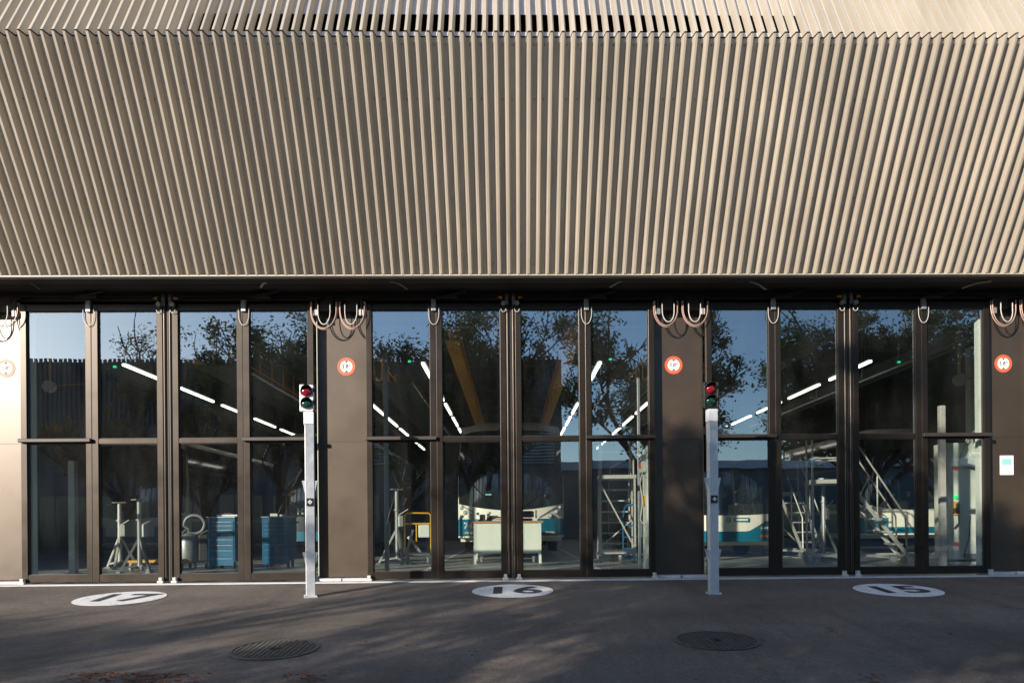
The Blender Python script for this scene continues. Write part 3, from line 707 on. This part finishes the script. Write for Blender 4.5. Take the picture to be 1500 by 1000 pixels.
t = tag(MB().cbox((0,0,.02),(.42,.34,.035),.006).build('folder_pile', M_paper, loc=(c1.x+.05,c1.y,1.056)), 'flat pale folders lying on the left blue cabinet', 'folders')
t.location.y += .0; t.location.z = 1.057; 
bpy.data.objects[-1] if False else None
for o in COL.objects:
    if o.name.startswith('cleaning_rag'): o.location.z = 1.096
c2 = tc2.location
m = MB(); m.cbox((0,0,.03),(.16,.12,.06),.01); m.cbox((.17,.02,.02),(.12,.1,.04),.01); tag(m.build('parts_tray', M_cablew, loc=(c2.x-.1,c2.y,1.056)), 'small pale parts tray on the right blue cabinet', 'tray')

# workbench
p = on_floor(744, 821); t = thing('workbench', 'pale grey workbench with wooden top in front of the bus', 'workbench', (p.x, 16.7, 0))
W, H = 1.46, .88
m = MB(); m.cbox((0,0,H+.02), (W+.12,.72,.045), .006); m.build('bench_top', M_wood, t)
m = MB(); m.box(-W/2+.05,W/2-.05,-.33,-.31,.22,H-.005); m.box(-W/2+.05,-W/2+.07,-.309,.33,.22,H-.005); m.box(W/2-.07,W/2-.05,-.309,.33,.22,H-.005); m.build('front_panel', M_cab, t)
for x in (-W/2+.02, W/2-.02):
    for y in (-.31, .31):
        m = MB(); m.box(x-.028,x+.028,y-.028,y+.028,0,H-.006); m.build('leg', M_cab, t)
castors(t, [(-W/2+.16,-.25),(W/2-.16,-.25)], .065)
bx, by, bz = p.x, 16.7, H+.043
t = thing('bench_vise', 'black bench vise on the left end of the workbench', 'vise', (bx-.55, by, bz))
m = MB(); m.cbox((0,0,.02),(.18,.2,.04),.008); m.cbox((0,-.02,.09),(.12,.16,.12),.02); m.cbox((.13,-.02,.12),(.06,.16,.10),.012); m.tube([(.1,-.02,.1),(.34,-.02,.1)],.025,10); m.tube([(.34,-.1,.1),(.34,.08,.1)],.012,8); m.build('vise_body', M_iron, t)
m = MB(); m.cbox((-.1,-.02,.17),(.05,.15,.05),.008); m.cbox((.16,-.02,.18),(.05,.15,.05),.008); m.build('jaw', M_steeld, t)
t = thing('bench_grinder', 'dark bench grinder on the right end of the workbench', 'grinder', (bx+.45, by, bz))
m = MB(); m.cbox((0,0,.03),(.22,.18,.06),.01); m.lathe([(0,-.14),(.06,-.14),(.075,-.08),(.075,.08),(.06,.14),(0,.14)],(0,0,.15),'x',20); m.build('motor', M_iron, t)
for s in (-1,1):
    m = MB(); m.lathe([(0,-.02),(.09,-.02),(.09,.02),(0,.02)],(s*.19,0,.15),'x',22); m.build('grinding_wheel', M_steeld, t)
m = MB(); m.cbox((0,0,.02),(.30,.16,.04),.012); m.tube([(-.1,0,.045),(-.05,0,.06),(.08,0,.06),(.12,0,.045)],.012,8); tag(m.build('parts_tray', M_cablew, loc=(bx-.18,by-.1,bz)), 'small steel tray between vise and bench middle', 'tray')
m = MB(); m.cbox((0,0,.05),(.42,.2,.10),.01); tag(m.build('tool_case', M_bblue, loc=(bx-.25,by+.2,bz)), 'flat blue tool case on the workbench behind the vise', 'tool case')

# platform ladders
def ladder(loc, rz, lab, hp=1.86, w=.74, n=7, run=1.0, rail=1.08):
    t = thing('platform_ladder', lab, 'ladder', loc, rz, 'aluminium platform ladders in the hall'); y0, y1 = -.33, .33
    m = MB()
    for s in (-1,1):
        x = s*w/2
        m.bar((x,y0,.13),(x,y0,hp),.042); m.bar((x,y1,hp),(x,y1+run,.13),.028,.075); m.bar((x,y1,.2),(x,y1,hp),.035)
        m.bar((x,y0-.05,.16),(x,y1+run,.16),.05)
    m.bar((-w/2,y0,.24),(w/2,y0,.24),.05,.10); m.bar((-w/2,y0,hp*.92),(w/2,y0,.3),.03); m.bar((w/2,y1,hp*.5),(-w/2,y1,.3),.03)
    m.bar((-w/2,y1+run-.05,.16),(w/2,y1+run-.05,.16),.05); m.build('frame', M_alu, t)
    m = MB(); m.cbox((0,0,hp),(w+.08,y1-y0+.06,.085),.008); m.build('platform', M_alu, t)
    for i in range(1, n):
        f = i/n; z = hp*(1-f)+.13*f; y = y1+run*f
        m = MB(); m.cbox((0,y,z),(w-.05,.20,.035),.006); m.build('step', M_alu, t)
    m = MB()
    for s in (-1,1):
        x = s*(w/2-.02)
        for y in (y0,y1): m.tube([(x,y,hp),(x,y,hp+rail)],.02,8)
        for k in (.5,1.0): m.tube([(x,y0,hp+rail*k),(x,y1,hp+rail*k)],.02,8)
        m.tube([(x,y1,hp+rail),(x,y1+.12,hp+rail*.92),(x,y1+run*.95,.95),(x,y1+run*.97,.2)],.018,8); m.tube([(x,y1+run*.5,hp*.5),(x,y1+run*.5,hp*.5+.92)],.016,6)
    for k in (.5,1.0): m.tube([(-w/2+.02,y0,hp+rail*k),(w/2-.02,y0,hp+rail*k)],.02,8)
    m.build('handrail', M_alu, t)
    castors(t, [(-w/2,y0-.02),(w/2,y0-.02),(-w/2,y1+run-.1),(w/2,y1+run-.1)], .065); return t
ladder((2.32, 16.6, 0), R(-4), 'pale aluminium platform ladder behind the right leaf of door 16')
ladder((6.82, 18.9, 0), R(-165), 'aluminium platform ladder between the emblem bus and the middle of door 15', 1.55, .56, 6, .92, .8)
ladder((6.5, 15.4, 0), R(-101), 'aluminium platform ladder leaning stairs to the right, in front of the far right bus', 1.66, .66, 6, 1.15, .95)

# tripod stands
def tripod(x, y, h, lab, mm, rz, spread=.33):
    p = on_floor(x, y); t = thing('support_stand', lab, 'support stand', p, rz, 'tripod support stands')
    m = MB(); m.tube([(0,0,.12),(0,0,h)],.045,12); m.tube([(0,0,h*.72),(0,0,h*.72+.03)],.07,12); m.build('column', mm, t, smooth=True)
    m = MB(); m.cbox((0,0,h+.01),(.26,.14,.025),.004); m.tube([(0,0,h*.7),(0,0,h)],.032,10); m.build('head_plate', M_steeld, t)
    for k in range(3):
        a = 2*PI*k/3+.4; m = MB(); c, s = math.cos(a), math.sin(a)
        m.bar((c*.03,s*.03,h*.45),(c*spread,s*spread,.03),.045); m.bar((c*.03,s*.03,.14),(c*spread*.85,s*spread*.85,.09),.035); m.cbox((c*spread,s*spread,.015),(.10,.10,.03),.005); m.build('leg', mm, t)
    m = MB(); m.cbox((.06,-.05,h*.58),(.10,.08,.24),.01); m.tube([(.02,-.05,h*.66),(.2,-.14,h*.74)],.012,6); m.build('pump', M_cablew, t)
    return t
tripod(176, 832, 1.36, 'grey tripod stand with a pale pump, left one of the pair behind door 17', M_alu, .3)
tripod(205, 838, 1.36, 'grey tripod stand nearest the middle of door 17, right one of the pair', M_steeld, 1.1)
tripod(582, 826, 1.62, 'thin dark tripod stand behind the left leaf of door 16', M_steeld, .6, .4)
tripod(1207, 822, 1.75, 'tall dark support stand between two ladders behind door 15', M_steeld, .9, .35)

# trolleys
p = on_floor(222, 836); t = thing('pallet_trolley', 'low trolley with yellow frame and white castors behind door 17', 'trolley', p, R(4))
m = MB(); m.cbox((0,0,.19),(.95,.09,.05),.008); m.cbox((0,.5,.19),(.95,.09,.05),.008); m.cbox((-.43,.25,.19),(.07,.41,.045),.006); m.cbox((.43,.25,.19),(.07,.41,.045),.006); m.build('frame', M_yellow, t)
castors(t, [(-.38,0),(.38,0),(-.05,0),(-.38,.5),(.38,.5)], .075, M_cablew)
p = on_floor(612, 826); t = thing('hand_trolley', 'trolley with yellow tube handle and white bin behind door 16', 'trolley', p, R(6))
m = MB(); m.cbox((0,.2,.22),(.55,.6,.05),.008); m.bar((-.25,-.05,.2),(-.1,-.1,.75),.05); m.bar((.1,.0,.2),(-.2,.1,.6),.06); m.build('deck', M_steeld, t)
m = MB(); m.tube([(-.27,-.1,.25),(-.27,-.1,1.06),(-.22,-.1,1.11),(.24,-.1,1.11),(.29,-.1,1.06),(.29,-.1,.25)],.02,8); m.tube([(-.27,-.1,.88),(.29,-.1,.88)],.02,8); m.tube([(-.02,-.1,.88),(-.02,-.1,.5)],.016,8); m.build('handle', M_yellow, t, smooth=True)
m = MB(); m.cbox((.14,-.02,.72),(.24,.16,.28),.02); m.build('bin', M_cab, t)
castors(t, [(-.22,0),(.22,0),(-.22,.45),(.22,.45)], .085)
# vacuum unit
p = on_floor(284, 832); t = thing('vacuum_unit', 'pale wheeled vacuum unit with a grey hose loop beside the blue cabinet', 'vacuum cleaner', p, R(10))
m = MB(); m.lathe([(0,.14),(.17,.14),(.19,.2),(.19,.62),(.15,.70),(.06,.74),(0,.74)], (-.1,0,0), 'z', 20); m.build('tank', M_steeld, t, smooth=True)
m = MB(); m.tube([(-.1+.0,0,.72),(-.1,0,.82)]+[(.02+.20*math.cos(q),-.02,.90+.19*math.sin(q)) for q in [PI*1.05-2*PI*k/20*.92 for k in range(21)]]+[(-.2,-.1,.72),(-.22,-.14,.4)], .032, 8); m.build('hose', M_steeld, t, smooth=True)
m = MB(); m.cbox((.2,.05,.42),(.2,.25,.55),.03); m.tube([(.15,-.05,.7),(.3,-.1,.78)],.02,8); m.build('motor_housing', M_black, t)
m = MB(); m.cbox((-.05,-.22,.16),(.12,.08,.06),.01); m.build('floor_nozzle', M_yellow, t)
castors(t, [(-.22,-.12),(.05,-.12),(.25,-.05),(-.1,.14)], .06, M_black)
p = on_floor(311, 831); m = MB(); m.cbox((0,0,.27),(.075,.07,.44),.02); m.lathe([(0,0),(.03,0),(.03,.06),(.018,.08),(0,.08)],(0,0,.49),'z',12); m.cbox((0,0,.025),(.14,.14,.05),.01)
tag(m.build('spray_canister', M_yellow, loc=p), 'slim yellow canister at the left edge of the left blue cabinet', 'canister')
# blue hand truck
p = on_floor(926, 823); t = thing('hand_truck', 'blue two wheeled hand truck between ladder and right pier', 'hand truck', p, R(-10))
m = MB()
for x in (-.19,.19): m.tube([(x,0,.12),(x,.06,.95),(x*.8,.02,1.18),(x*.5,-.05,1.25)],.02,8)
m.tube([(-.1,-.05,1.25),(.1,-.05,1.25)],.02,8)
for z in (.3,.55,.8): m.tube([(-.19,.03,z),(.19,.03,z)],.016,8)
m.build('frame', M_blue, t, smooth=True)
m = MB(); m.cbox((0,-.12,.13),(.46,.26,.03),.004); m.build('toe_plate', M_blue, t)
for x in (-.26,.26):
    m = MB(); m.lathe([(0,-.03),(.13,-.03),(.13,.03),(0,.03)],(x,.05,.13),'x',20); m.build('wheel', M_steeld, t)

# control cabinets, posts, pipes, reels
def cabinet(loc, lab, w, d, h, rz=0):
    t = thing('control_cabinet', lab, 'control cabinet', loc, rz, 'pale control cabinets')
    m = MB(); m.cbox((0,0,h/2+.05),(w,d,h-.1),.012); m.box(-w/2+.03,w/2-.03,-d/2+.03,d/2-.03,0,.05); m.build('housing', M_cab, t)
    m = MB(); m.cbox((0,-d/2-.008,h*.42),(w-.12,.014,h*.72),.005); m.build('door', M_cab, t); return t, w, d, h
t, w, d, h = cabinet((8.80,14.6,0), 'tall pale control cabinet with emergency buttons behind the right leaf of door 15', .74, .5, 2.35)
m = MB(); m.prism([(-.16,1.93),(.36,1.80),(.36,2.28),(-.06,2.28)], -.52, -.27); sub = m.build('switch_box', M_cab, t)
for k in range(3):
    for j in range(2):
        q = MB(); q.lathe([(0,-.555),(.016,-.555),(.016,-.52),(0,-.52)],(.02+k*.07,0,2.06+.10*j),'y',10); q.build('button', M_black if (k+j)%2 else M_amber, sub)
m = MB(); m.prism([(.21,1.92),(.31,1.92),(.26,2.01)],-.525,-.521); m.build('warning_triangle', M_yellow, sub)
m = MB(); m.lathe([(0,-.57),(.035,-.57),(.035,-.53),(0,-.521)],(.08,0,1.95),'y',14); m.build('emergency_stop', M_amber, sub)
m = MB(); m.tube([(.2,-.4,1.86),(.2,-.4,1.72)],.012,6); m.lathe([(.028,-.01),(.045,-.01),(.045,.01),(.028,.01),(.028,-.01)],(.2,-.4,1.68),'y',14); m.build('key_hook', M_iron, t)
for z, mm, nm in ((1.86,M_amber,'emergency_stop'),(1.30,M_beac,'pilot_light'),(.40,M_red,'plug')):
    m = MB(); m.lathe([(0,-.05),(.035,-.05),(.045,0),(0,0)],(-.24,-d/2,z),'y',14); m.build(nm, mm, t)
m = MB(); m.cbox((-.23,-d/2-.03,1.08),(.11,.06,.26),.01); m.build('socket_box', M_yellow, t)
m = MB(); m.cbox((-.23,-d/2-.065,1.08),(.07,.012,.2),.004); m.build('socket_plate', M_iron, t)
m = MB(); m.tube([(-.2,-d/2-.04,.95),(-.22,-d/2-.09,.8),(-.30,-d/2-.06,.7)],.014,6); m.tube([(.05,-d/2-.02,.95),(.0,-d/2-.04,.5),(-.1,-d/2-.03,.15)],.008,6); m.build('cable', M_iron, t)
m = MB(); m.cbox((.1,-d/2-.02,.16),(.34,.02,.10),.003); m.build('vent_grille', M_steeld, t)
m = MB(); m.tube([(.2,-.35,2.28),(.2,-.35,2.42)],.014,8); m.lathe([(0,0),(.05,0),(.05,.08),(0,.08)],(.2,-.35,2.42),'z',16); m.build('beacon_base', M_beac, t)
m = MB(); m.lathe([(0,0),(.05,0),(.05,.09),(.03,.11),(0,.11)],(.2,-.35,2.505),'z',16); m.build('beacon_top', M_red, t)
m = MB(); m.tube([(.1,-.3,2.25),(.04,-.34,2.45),(-.02,-.3,2.4),(-.06,-.25,2.2)],.01,6); m.tube([(.08,-.3,2.25),(.02,-.34,2.40),(-.02,-.3,2.32),(-.04,-.25,2.2)],.01,6); m.build('conduit', M_cablew, t)
m = MB(); m.cbox((0,0,2.2),(.17,.2,4.4),.01); tag(m.build('wall_column', M_wall, loc=(9.50,15.3,0)), 'tall pale column behind the control cabinet at the right edge of door 15', 'column')
t = thing('wall_switchboard', 'narrow pale switch panel with orange buttons on the right pier inside door 16', 'switch panel', (2.19, 12.18, 0))
m = MB(); m.cbox((0,0,1.08),(.05,.40,1.96),.006); m.box(-.02,.02,-.18,.18,0,.1); m.build('back_panel', M_cab, t)
m = MB(); m.cbox((-.06,.0,1.82),(.07,.24,.3),.01); m.build('switch_box', M_cab, t)
for z in (1.77,1.89):
    m = MB(); m.lathe([(0,-.04),(.035,-.04),(.035,0),(0,0)],(-.09,-.05,z),'x',12); m.build('button', M_amber, t)
m = MB(); m.cbox((-.05,0,1.22),(.05,.12,.16),.008); m.build('socket_box', M_yellow, t)
m = MB(); m.tube([(-.04,-.1,1.8),(-.12,-.1,1.5),(-.08,-.1,1.2),(-.12,-.1,.9),(-.04,-.1,.8)],.01,6); m.build('cable', M_cablew, t, smooth=True)
def post(x, y, wpx, ztop, mm, lab, depth=None):
    p = on_floor(x, y)
    if depth: p = at(x, 700, depth); p.z = 0
    m = MB(); m.cbox((0,0,ztop/2),(wpx,wpx,ztop),.006); m.box(-wpx*.9,wpx*.9,-wpx*.9,wpx*.9,0,.015); m.box(wpx*.5,wpx*.5+.02,-.03,.03,.6,.9)
    tag(m.build('steel_post', mm, loc=p), lab, 'post', 'steel posts inside the doors')
post(1381, 829, .10, 2.98, M_cablew, 'pale square post left of the control cabinet behind door 15')
post(108, 840, .12, 2.1, M_steeld, 'grey steel post behind the leftmost leaf of door 17')
post(566, 0, .07, 4.1, M_steeld, 'slim blue grey post behind the left edge of door 16', 12.7)
post(936, 0, .05, 4.1, M_steeld, 'slim galvanised post beside the switch panel in door 16', 13.2)
def reel(p, lab, mm, rz=0):
    t = thing('hose_reel', lab, 'hose reel', p, rz, 'round reels hung under the hall ceiling')
    m = MB(); m.lathe([(0,-.06),(.125,-.06),(.125,-.05),(.06,-.05),(.06,.05),(.125,.05),(.125,.06),(0,.06)],(0,0,0),'y',28); m.build('drum', mm, t)
    m = MB(); m.bar((0,.02,0),(0,.02,6.0-p[2]),.04); m.tube([(.06,0,.02),(.7,.05,.06)],.012,6); m.build('hanger', M_yellow, t)
p = at(72, 566, 16); reel(tuple(p), 'bright white round reel face behind the top left pane of door 17', M_signw)
p = at(1406, 556, 15.2); reel(tuple(p), 'pale grey round reel under the pipes behind the right leaf of door 15', M_cab)
def pipes(x, z, lab, n, mm):
    t = thing('pipe_run', lab, 'pipes', (x, 13.5, z), 0, 'pipe runs under the hall ceiling')
    for k in range(n):
        m = MB(); m.tube([(k*.13,0,.05*(k%2)),(k*.13,26,.05*(k%2))],.035,8); m.build('pipe', mm if k%2 else M_steeld, t, smooth=True)
    for j in range(8):
        m = MB(); m.box(-.08,n*.13,.4+j*3,.46+j*3,.09,.13); m.bar((.1,.43+j*3,.13),(.1,.43+j*3,6-z),.02); m.build('hanger', M_steeld, t)
pipes(9.3, 4.55, 'grey and green pipes running into the hall at upper right of door 15', 4, M_cab)
pipes(-7.9, 4.95, 'grey pipes running into the hall at upper left of door 17', 3, M_steeld)
pipes(3.5, 4.35, 'pipes running into the hall at upper right of door 16', 3, M_cab)
# crane beams and guard rails
def crane_beam(x, y0, y1, z, lab):
    t = thing('crane_beam', lab, 'crane beam', (x, y0, z), 0, 'orange crane runway beams'); L = y1-y0
    m = MB(); m.box(-.15,.15,0,L,0,.03); m.box(-.15,.15,0,L,.37,.40); m.box(-.02,.02,0,L,.03,.37); m.build('girder', M_orange, t)
    for k in range(5):
        m = MB(); m.bar((0,.3+k*L/5,.40),(0,.3+k*L/5,6.0-z),.06); m.build('hanger', M_steeld, t)
crane_beam(-1.35, 17.2, 34, 5.05, 'orange crane beam left above the bus behind the workbench')
crane_beam(1.45, 17.2, 34, 5.05, 'orange crane beam right above the bus behind the workbench')
def guard(x, y0, y1, z, lab):
    t = thing('guard_rail', lab, 'guard rail', (x, y0, z), 0, 'orange guard rails of the roof walkways'); L = y1-y0
    m = MB(); m.box(-.04,.04,0,L,-.10,.0); m.tube([(0,0,1.1),(0,L,1.1)],.025,6); m.tube([(0,0,.55),(0,L,.55)],.02,6); m.build('rail', M_orange, t)
    n = int(L/1.0)
    for k in range(n+1):
        q = MB(); q.tube([(0,k*L/n,0),(0,k*L/n,1.1)],.022,6); q.build('post', M_orange, t)
    m = MB(); m.box(-.02 if x<0 else -.9, .9 if x<0 else .02, .05, L, -.16, -.11); m.build('walkway', M_steeld, t)
guard(-6.6, 15.8, 27, 4.35, 'orange guard rail above the left side of the dark bus')
guard(-3.3, 18.2, 29, 4.45, 'orange guard rail above the right side of the dark bus')
guard(3.4, 18.2, 29, 4.45, 'orange guard rail above the left side of the emblem bus')
for (x, y, Y, lab) in ((168,537,15,'small green exit light high behind door 17'),(600,529,16.5,'small green exit light high behind the left leaf of door 16'),(894,526,16.5,'small green exit light high behind the right leaf of door 16'),(1317,530,16,'small green exit light high behind door 15')):
    p = at(x, y, Y); t = thing('exit_light', lab, 'exit light', p, 0, 'green exit lights')
    m = MB(); m.cbox((0,0,0),(.06,.03,.035),.006); m.build('lit_face', M_green, t)
    m = MB(); m.bar((0,.03,0),(0,.03,6.0-p.z),.02); m.box(-.05,.05,.018,.05,-.03,.03); m.build('bracket', M_steeld, t)

# ------------------------------------------------------------------ the other side of the yard (seen in the glass)
def tree_mesh(seed, H, CR, nleaf, base_h, sparse=1.0, leaf=.095):
    rnd = random.Random(seed); tr = MB(); tips = []
    def grow(p, d, L, r, depth):
        n = 4; pts = [p]; rr = [r]
        for i in range(n):
            d = (d + Vector((rnd.uniform(-.16,.16), rnd.uniform(-.16,.16), rnd.uniform(-.04,.12)))).normalized()
            p = p + d*L/n; pts.append(p); rr.append(r*(1-.4*(i+1)/n))
            if depth >= 2: tips.append((p, .55))
        tr.tube(pts, rr, 7 if depth < 2 else 5, cap=False)
        if depth == 4 or L < .35: tips.append((p, .6)); return
        kids = 3 if depth else 5
        for k in range(kids):
            a = 2*PI*(k+rnd.random()*.7)/kids; sp = rnd.uniform(.45,.95)
            side = Vector((math.cos(a), math.sin(a), 0)); nd = (d*(1-sp*.45) + side*sp + Vector((0,0,.12))).normalized()
            q = pts[rnd.choice([2,3,4])] if depth else pts[-1]*(.55+.45*rnd.random()) + pts[2]*0
            if depth == 0: q = pts[-1] - Vector((0,0,rnd.uniform(0,.35)*L))
            grow(q, nd, L*rnd.uniform(.55,.75)*(CR/2.6 if depth==0 else 1), r*.55, depth+1)
        grow(pts[-1], (d+Vector((0,0,.25))).normalized(), L*.72, r*.6, depth+1)
    grow(Vector((0,0,-.1)), Vector((0,0,1)), base_h, .15, 0)
    lv = MB(); zmax = max(t[0].z for t in tips); sc_ = (H-.3)/zmax
    cl = [(rnd.choice(tips)[0]+Vector((rnd.gauss(0,.15),rnd.gauss(0,.15),rnd.gauss(0,.12))), rnd.uniform(.15,.42)) for _ in range(int(300*sparse))]
    for _ in range(nleaf):
        c, cr = rnd.choice(cl)
        v = Vector((rnd.gauss(0,1), rnd.gauss(0,1), rnd.gauss(0,.8)))*cr*.55
        p = c + v; a = Vector((rnd.uniform(-1,1), rnd.uniform(-1,1), rnd.uniform(-.7,.7))).normalized()
        b = a.cross(Vector((rnd.uniform(-1,1), rnd.uniform(-1,1), rnd.uniform(-1,1)))).normalized(); s = leaf*rnd.uniform(.6,1.2)
        lv.add([p-a*s*.6, p+b*s*.36, p+a*s*.6, p-b*s*.36], [(0,1,2,3)])
    for mb in (tr, lv):
        for v in mb.v: v.x *= sc_; v.y *= sc_; v.z *= sc_
    return tr, lv
protos = []
def make_tree(seed, H, CR, nleaf, base_h, mm, sparse=1.0, leaf=.078):
    tr, lv = tree_mesh(seed, H, CR, nleaf, base_h, sparse, leaf)
    t = thing('yard_tree', 'tree', 'tree', (0,0,0), 0, 'trees across the yard')
    tr.build('trunk', M_bark, t, smooth=True); lv.build('crown', mm, t); return t
TA = make_tree(1, 11.3, 2.4, 36000, 2.8, M_leafa)
TB = make_tree(2, 10.6, 1.9, 13000, 3.0, M_leafb, .8)
TC = make_tree(9, 11.3, 2.5, 42000, 2.8, M_leafa, 1.0)
spots = [(TB,-14.1,-5.4,.4,.95,'slender airy tree reflected in the second pane of door 17'),
         (TB,-11.5,-6.8,1.0,.9,'thin airy tree reflected in the third pane of door 17'),
         (TC,-9.0,-6.2,2.2,.95,'dense tree reflected in the right pane of door 17'),
         (TA,-5.1,-6.4,3.9,1.0,'dark leafy tree reflected in the left pane of door 16'),
         (TA,-1.7,-6.2,5.2,.96,'leafy tree with thin crown reflected in the second pane of door 16'),
         (TC,3.9,-6.0,.9,1.0,'large dense tree reflected in the right pane of door 16'),
         (TC,12.9,-6.2,1.7,.98,'tree with spreading branches reflected about the middle seam of door 15'),
         (TC,15.6,-7.0,4.4,1.04,'dense tree reflected in the third pane of door 15'),
         (TC,17.6,-6.0,5.5,1.04,'dark dense tree reflected in the rightmost pane of door 15'),
         ]
used = set()
for T, x, y, rz, s, lab in spots:
    if T.name not in used: o = T; used.add(T.name); o.location = (x,y,gz(y)); o.rotation_euler = (0,0,rz); o['label'] = lab
    else: o = dup(T, (x,y,gz(y)), rz, lab)
    o.scale = (s,s,s)
# building opposite
ob = thing('opposite_depot', 'grey ribbed depot hall across the yard reflected in the door panes', 'building', (0,-45,-1.21))
m = MB(); m.box(-66,4.8,-14,0,0,16.9); m.build('wall', M_fac, ob)
m = MB()
for i in range(168): x = -65.8+i*.42; m.box(x,x+.2,.002,.2,11.2,17.15)
m.build('rib_band', M_fac, ob)
m = MB()
for i in range(12): m.box(-16,4.2,.002,.22,10.7-i*.28,10.81-i*.28)
m.build('louvre_band', M_louv, ob)
for i in range(13):
    x = -63+i*5.2
    m = MB(); m.box(x,x+4.4,.002,.06,.2,4.9); w = m.build('window', M_facg, ob)
    m = MB()
    for k in range(4): m.box(x+k*1.45,x+k*1.45+.08,.062,.13,.2,4.9)
    m.box(x+.09,x+4.3,.062,.12,2.4,2.5); m.build('mullion', M_facd, w)
lb = thing('low_hall', 'low hall with pale flat roof reflected in the lower panes of door 15', 'building', (0,-62,-1.21))
m = MB(); m.box(6,64,-14,0,0,8.2); m.build('wall', M_facd, lb)
m = MB(); m.box(5.5,64.5,-14.5,.8,8.201,9.1); m.build('flat_roof', M_roofw, lb)
for k in range(10):
    x = 8+k*5.5; m = MB(); m.box(x,x+4,.002,.05,.3,4.2); m.build('window', M_facg, lb)
# far wood
m = MB(); rnd = random.Random(77)
for _ in range(26000):
    x = rnd.uniform(-120,130); h = (19.5 if x < 4 else 8.0 if x < 42 else 19.0)+1.5*math.sin(x*.21)+1.2*math.sin(x*.77+1)+.8*math.sin(x*1.9)
    z = rnd.random()**.7*max(4,h); y = -90+rnd.uniform(-4,4); s = rnd.uniform(.35,.8)
    a = Vector((rnd.uniform(-1,1),rnd.uniform(-1,1),rnd.uniform(-1,1))).normalized(); b = a.cross(Vector((rnd.uniform(-1,1),rnd.uniform(-1,1),rnd.uniform(-1,1)))).normalized()
    p = Vector((x,y,z-1.2)); m.add([p-a*s,p+b*s*.7,p+a*s,p-b*s*.7],[(0,1,2,3)])
tag(m.build('far_wood', M_leafc), 'dark wooded belt beyond the halls across the yard', 'wood', kind='stuff')

# ------------------------------------------------------------------ light, sky, camera
SUN_AZ, SUN_EL = R(40), R(16.5)
sd = Vector((-math.sin(SUN_AZ)*math.cos(SUN_EL), -math.cos(SUN_AZ)*math.cos(SUN_EL), math.sin(SUN_EL)))
L = bpy.data.lights.new('sun', 'SUN'); L.energy = 4.6; L.angle = R(.53); L.color = (1, .885, .76)
so = bpy.data.objects.new('sun', L); COL.objects.link(so); so.rotation_euler = sd.to_track_quat('Z', 'Y').to_euler(); so.location = sd*30
w = bpy.data.worlds.new('World'); sc.world = w; w.use_nodes = True; nt = w.node_tree
sky = nt.nodes.new('ShaderNodeTexSky'); sky.sky_type = 'NISHITA'; sky.sun_disc = False; sky.sun_elevation = SUN_EL; sky.sun_rotation = math.atan2(sd.x, sd.y)
sky.air_density = 1.0; sky.altitude = 400; sky.dust_density = .6; sky.ozone_density = 3.0
nt.links.new(sky.outputs[0], nt.nodes['Background'].inputs[0]); nt.nodes['Background'].inputs[1].default_value = .135

cd = bpy.data.cameras.new('camera'); co = bpy.data.objects.new('camera', cd); COL.objects.link(co)
cd.sensor_width = 36; cd.lens = F/1500*36; cd.shift_x = -(CX-750)/1500; cd.shift_y = (CY-500)/1500; cd.clip_end = 1000; cd.clip_start = .05
M = Matrix((RT, UP, -FW)).transposed().to_4x4(); M.translation = CAM; co.matrix_world = M
sc.camera = co
sc.view_settings.view_transform = 'Standard'; sc.view_settings.look = 'None'; sc.view_settings.exposure = 0.85; sc.view_settings.gamma = 1
sc.cycles.use_denoising = True; sc.cycles.max_bounces = 8; sc.cycles.transparent_max_bounces = 12
sc.cycles.sample_clamp_indirect = 6
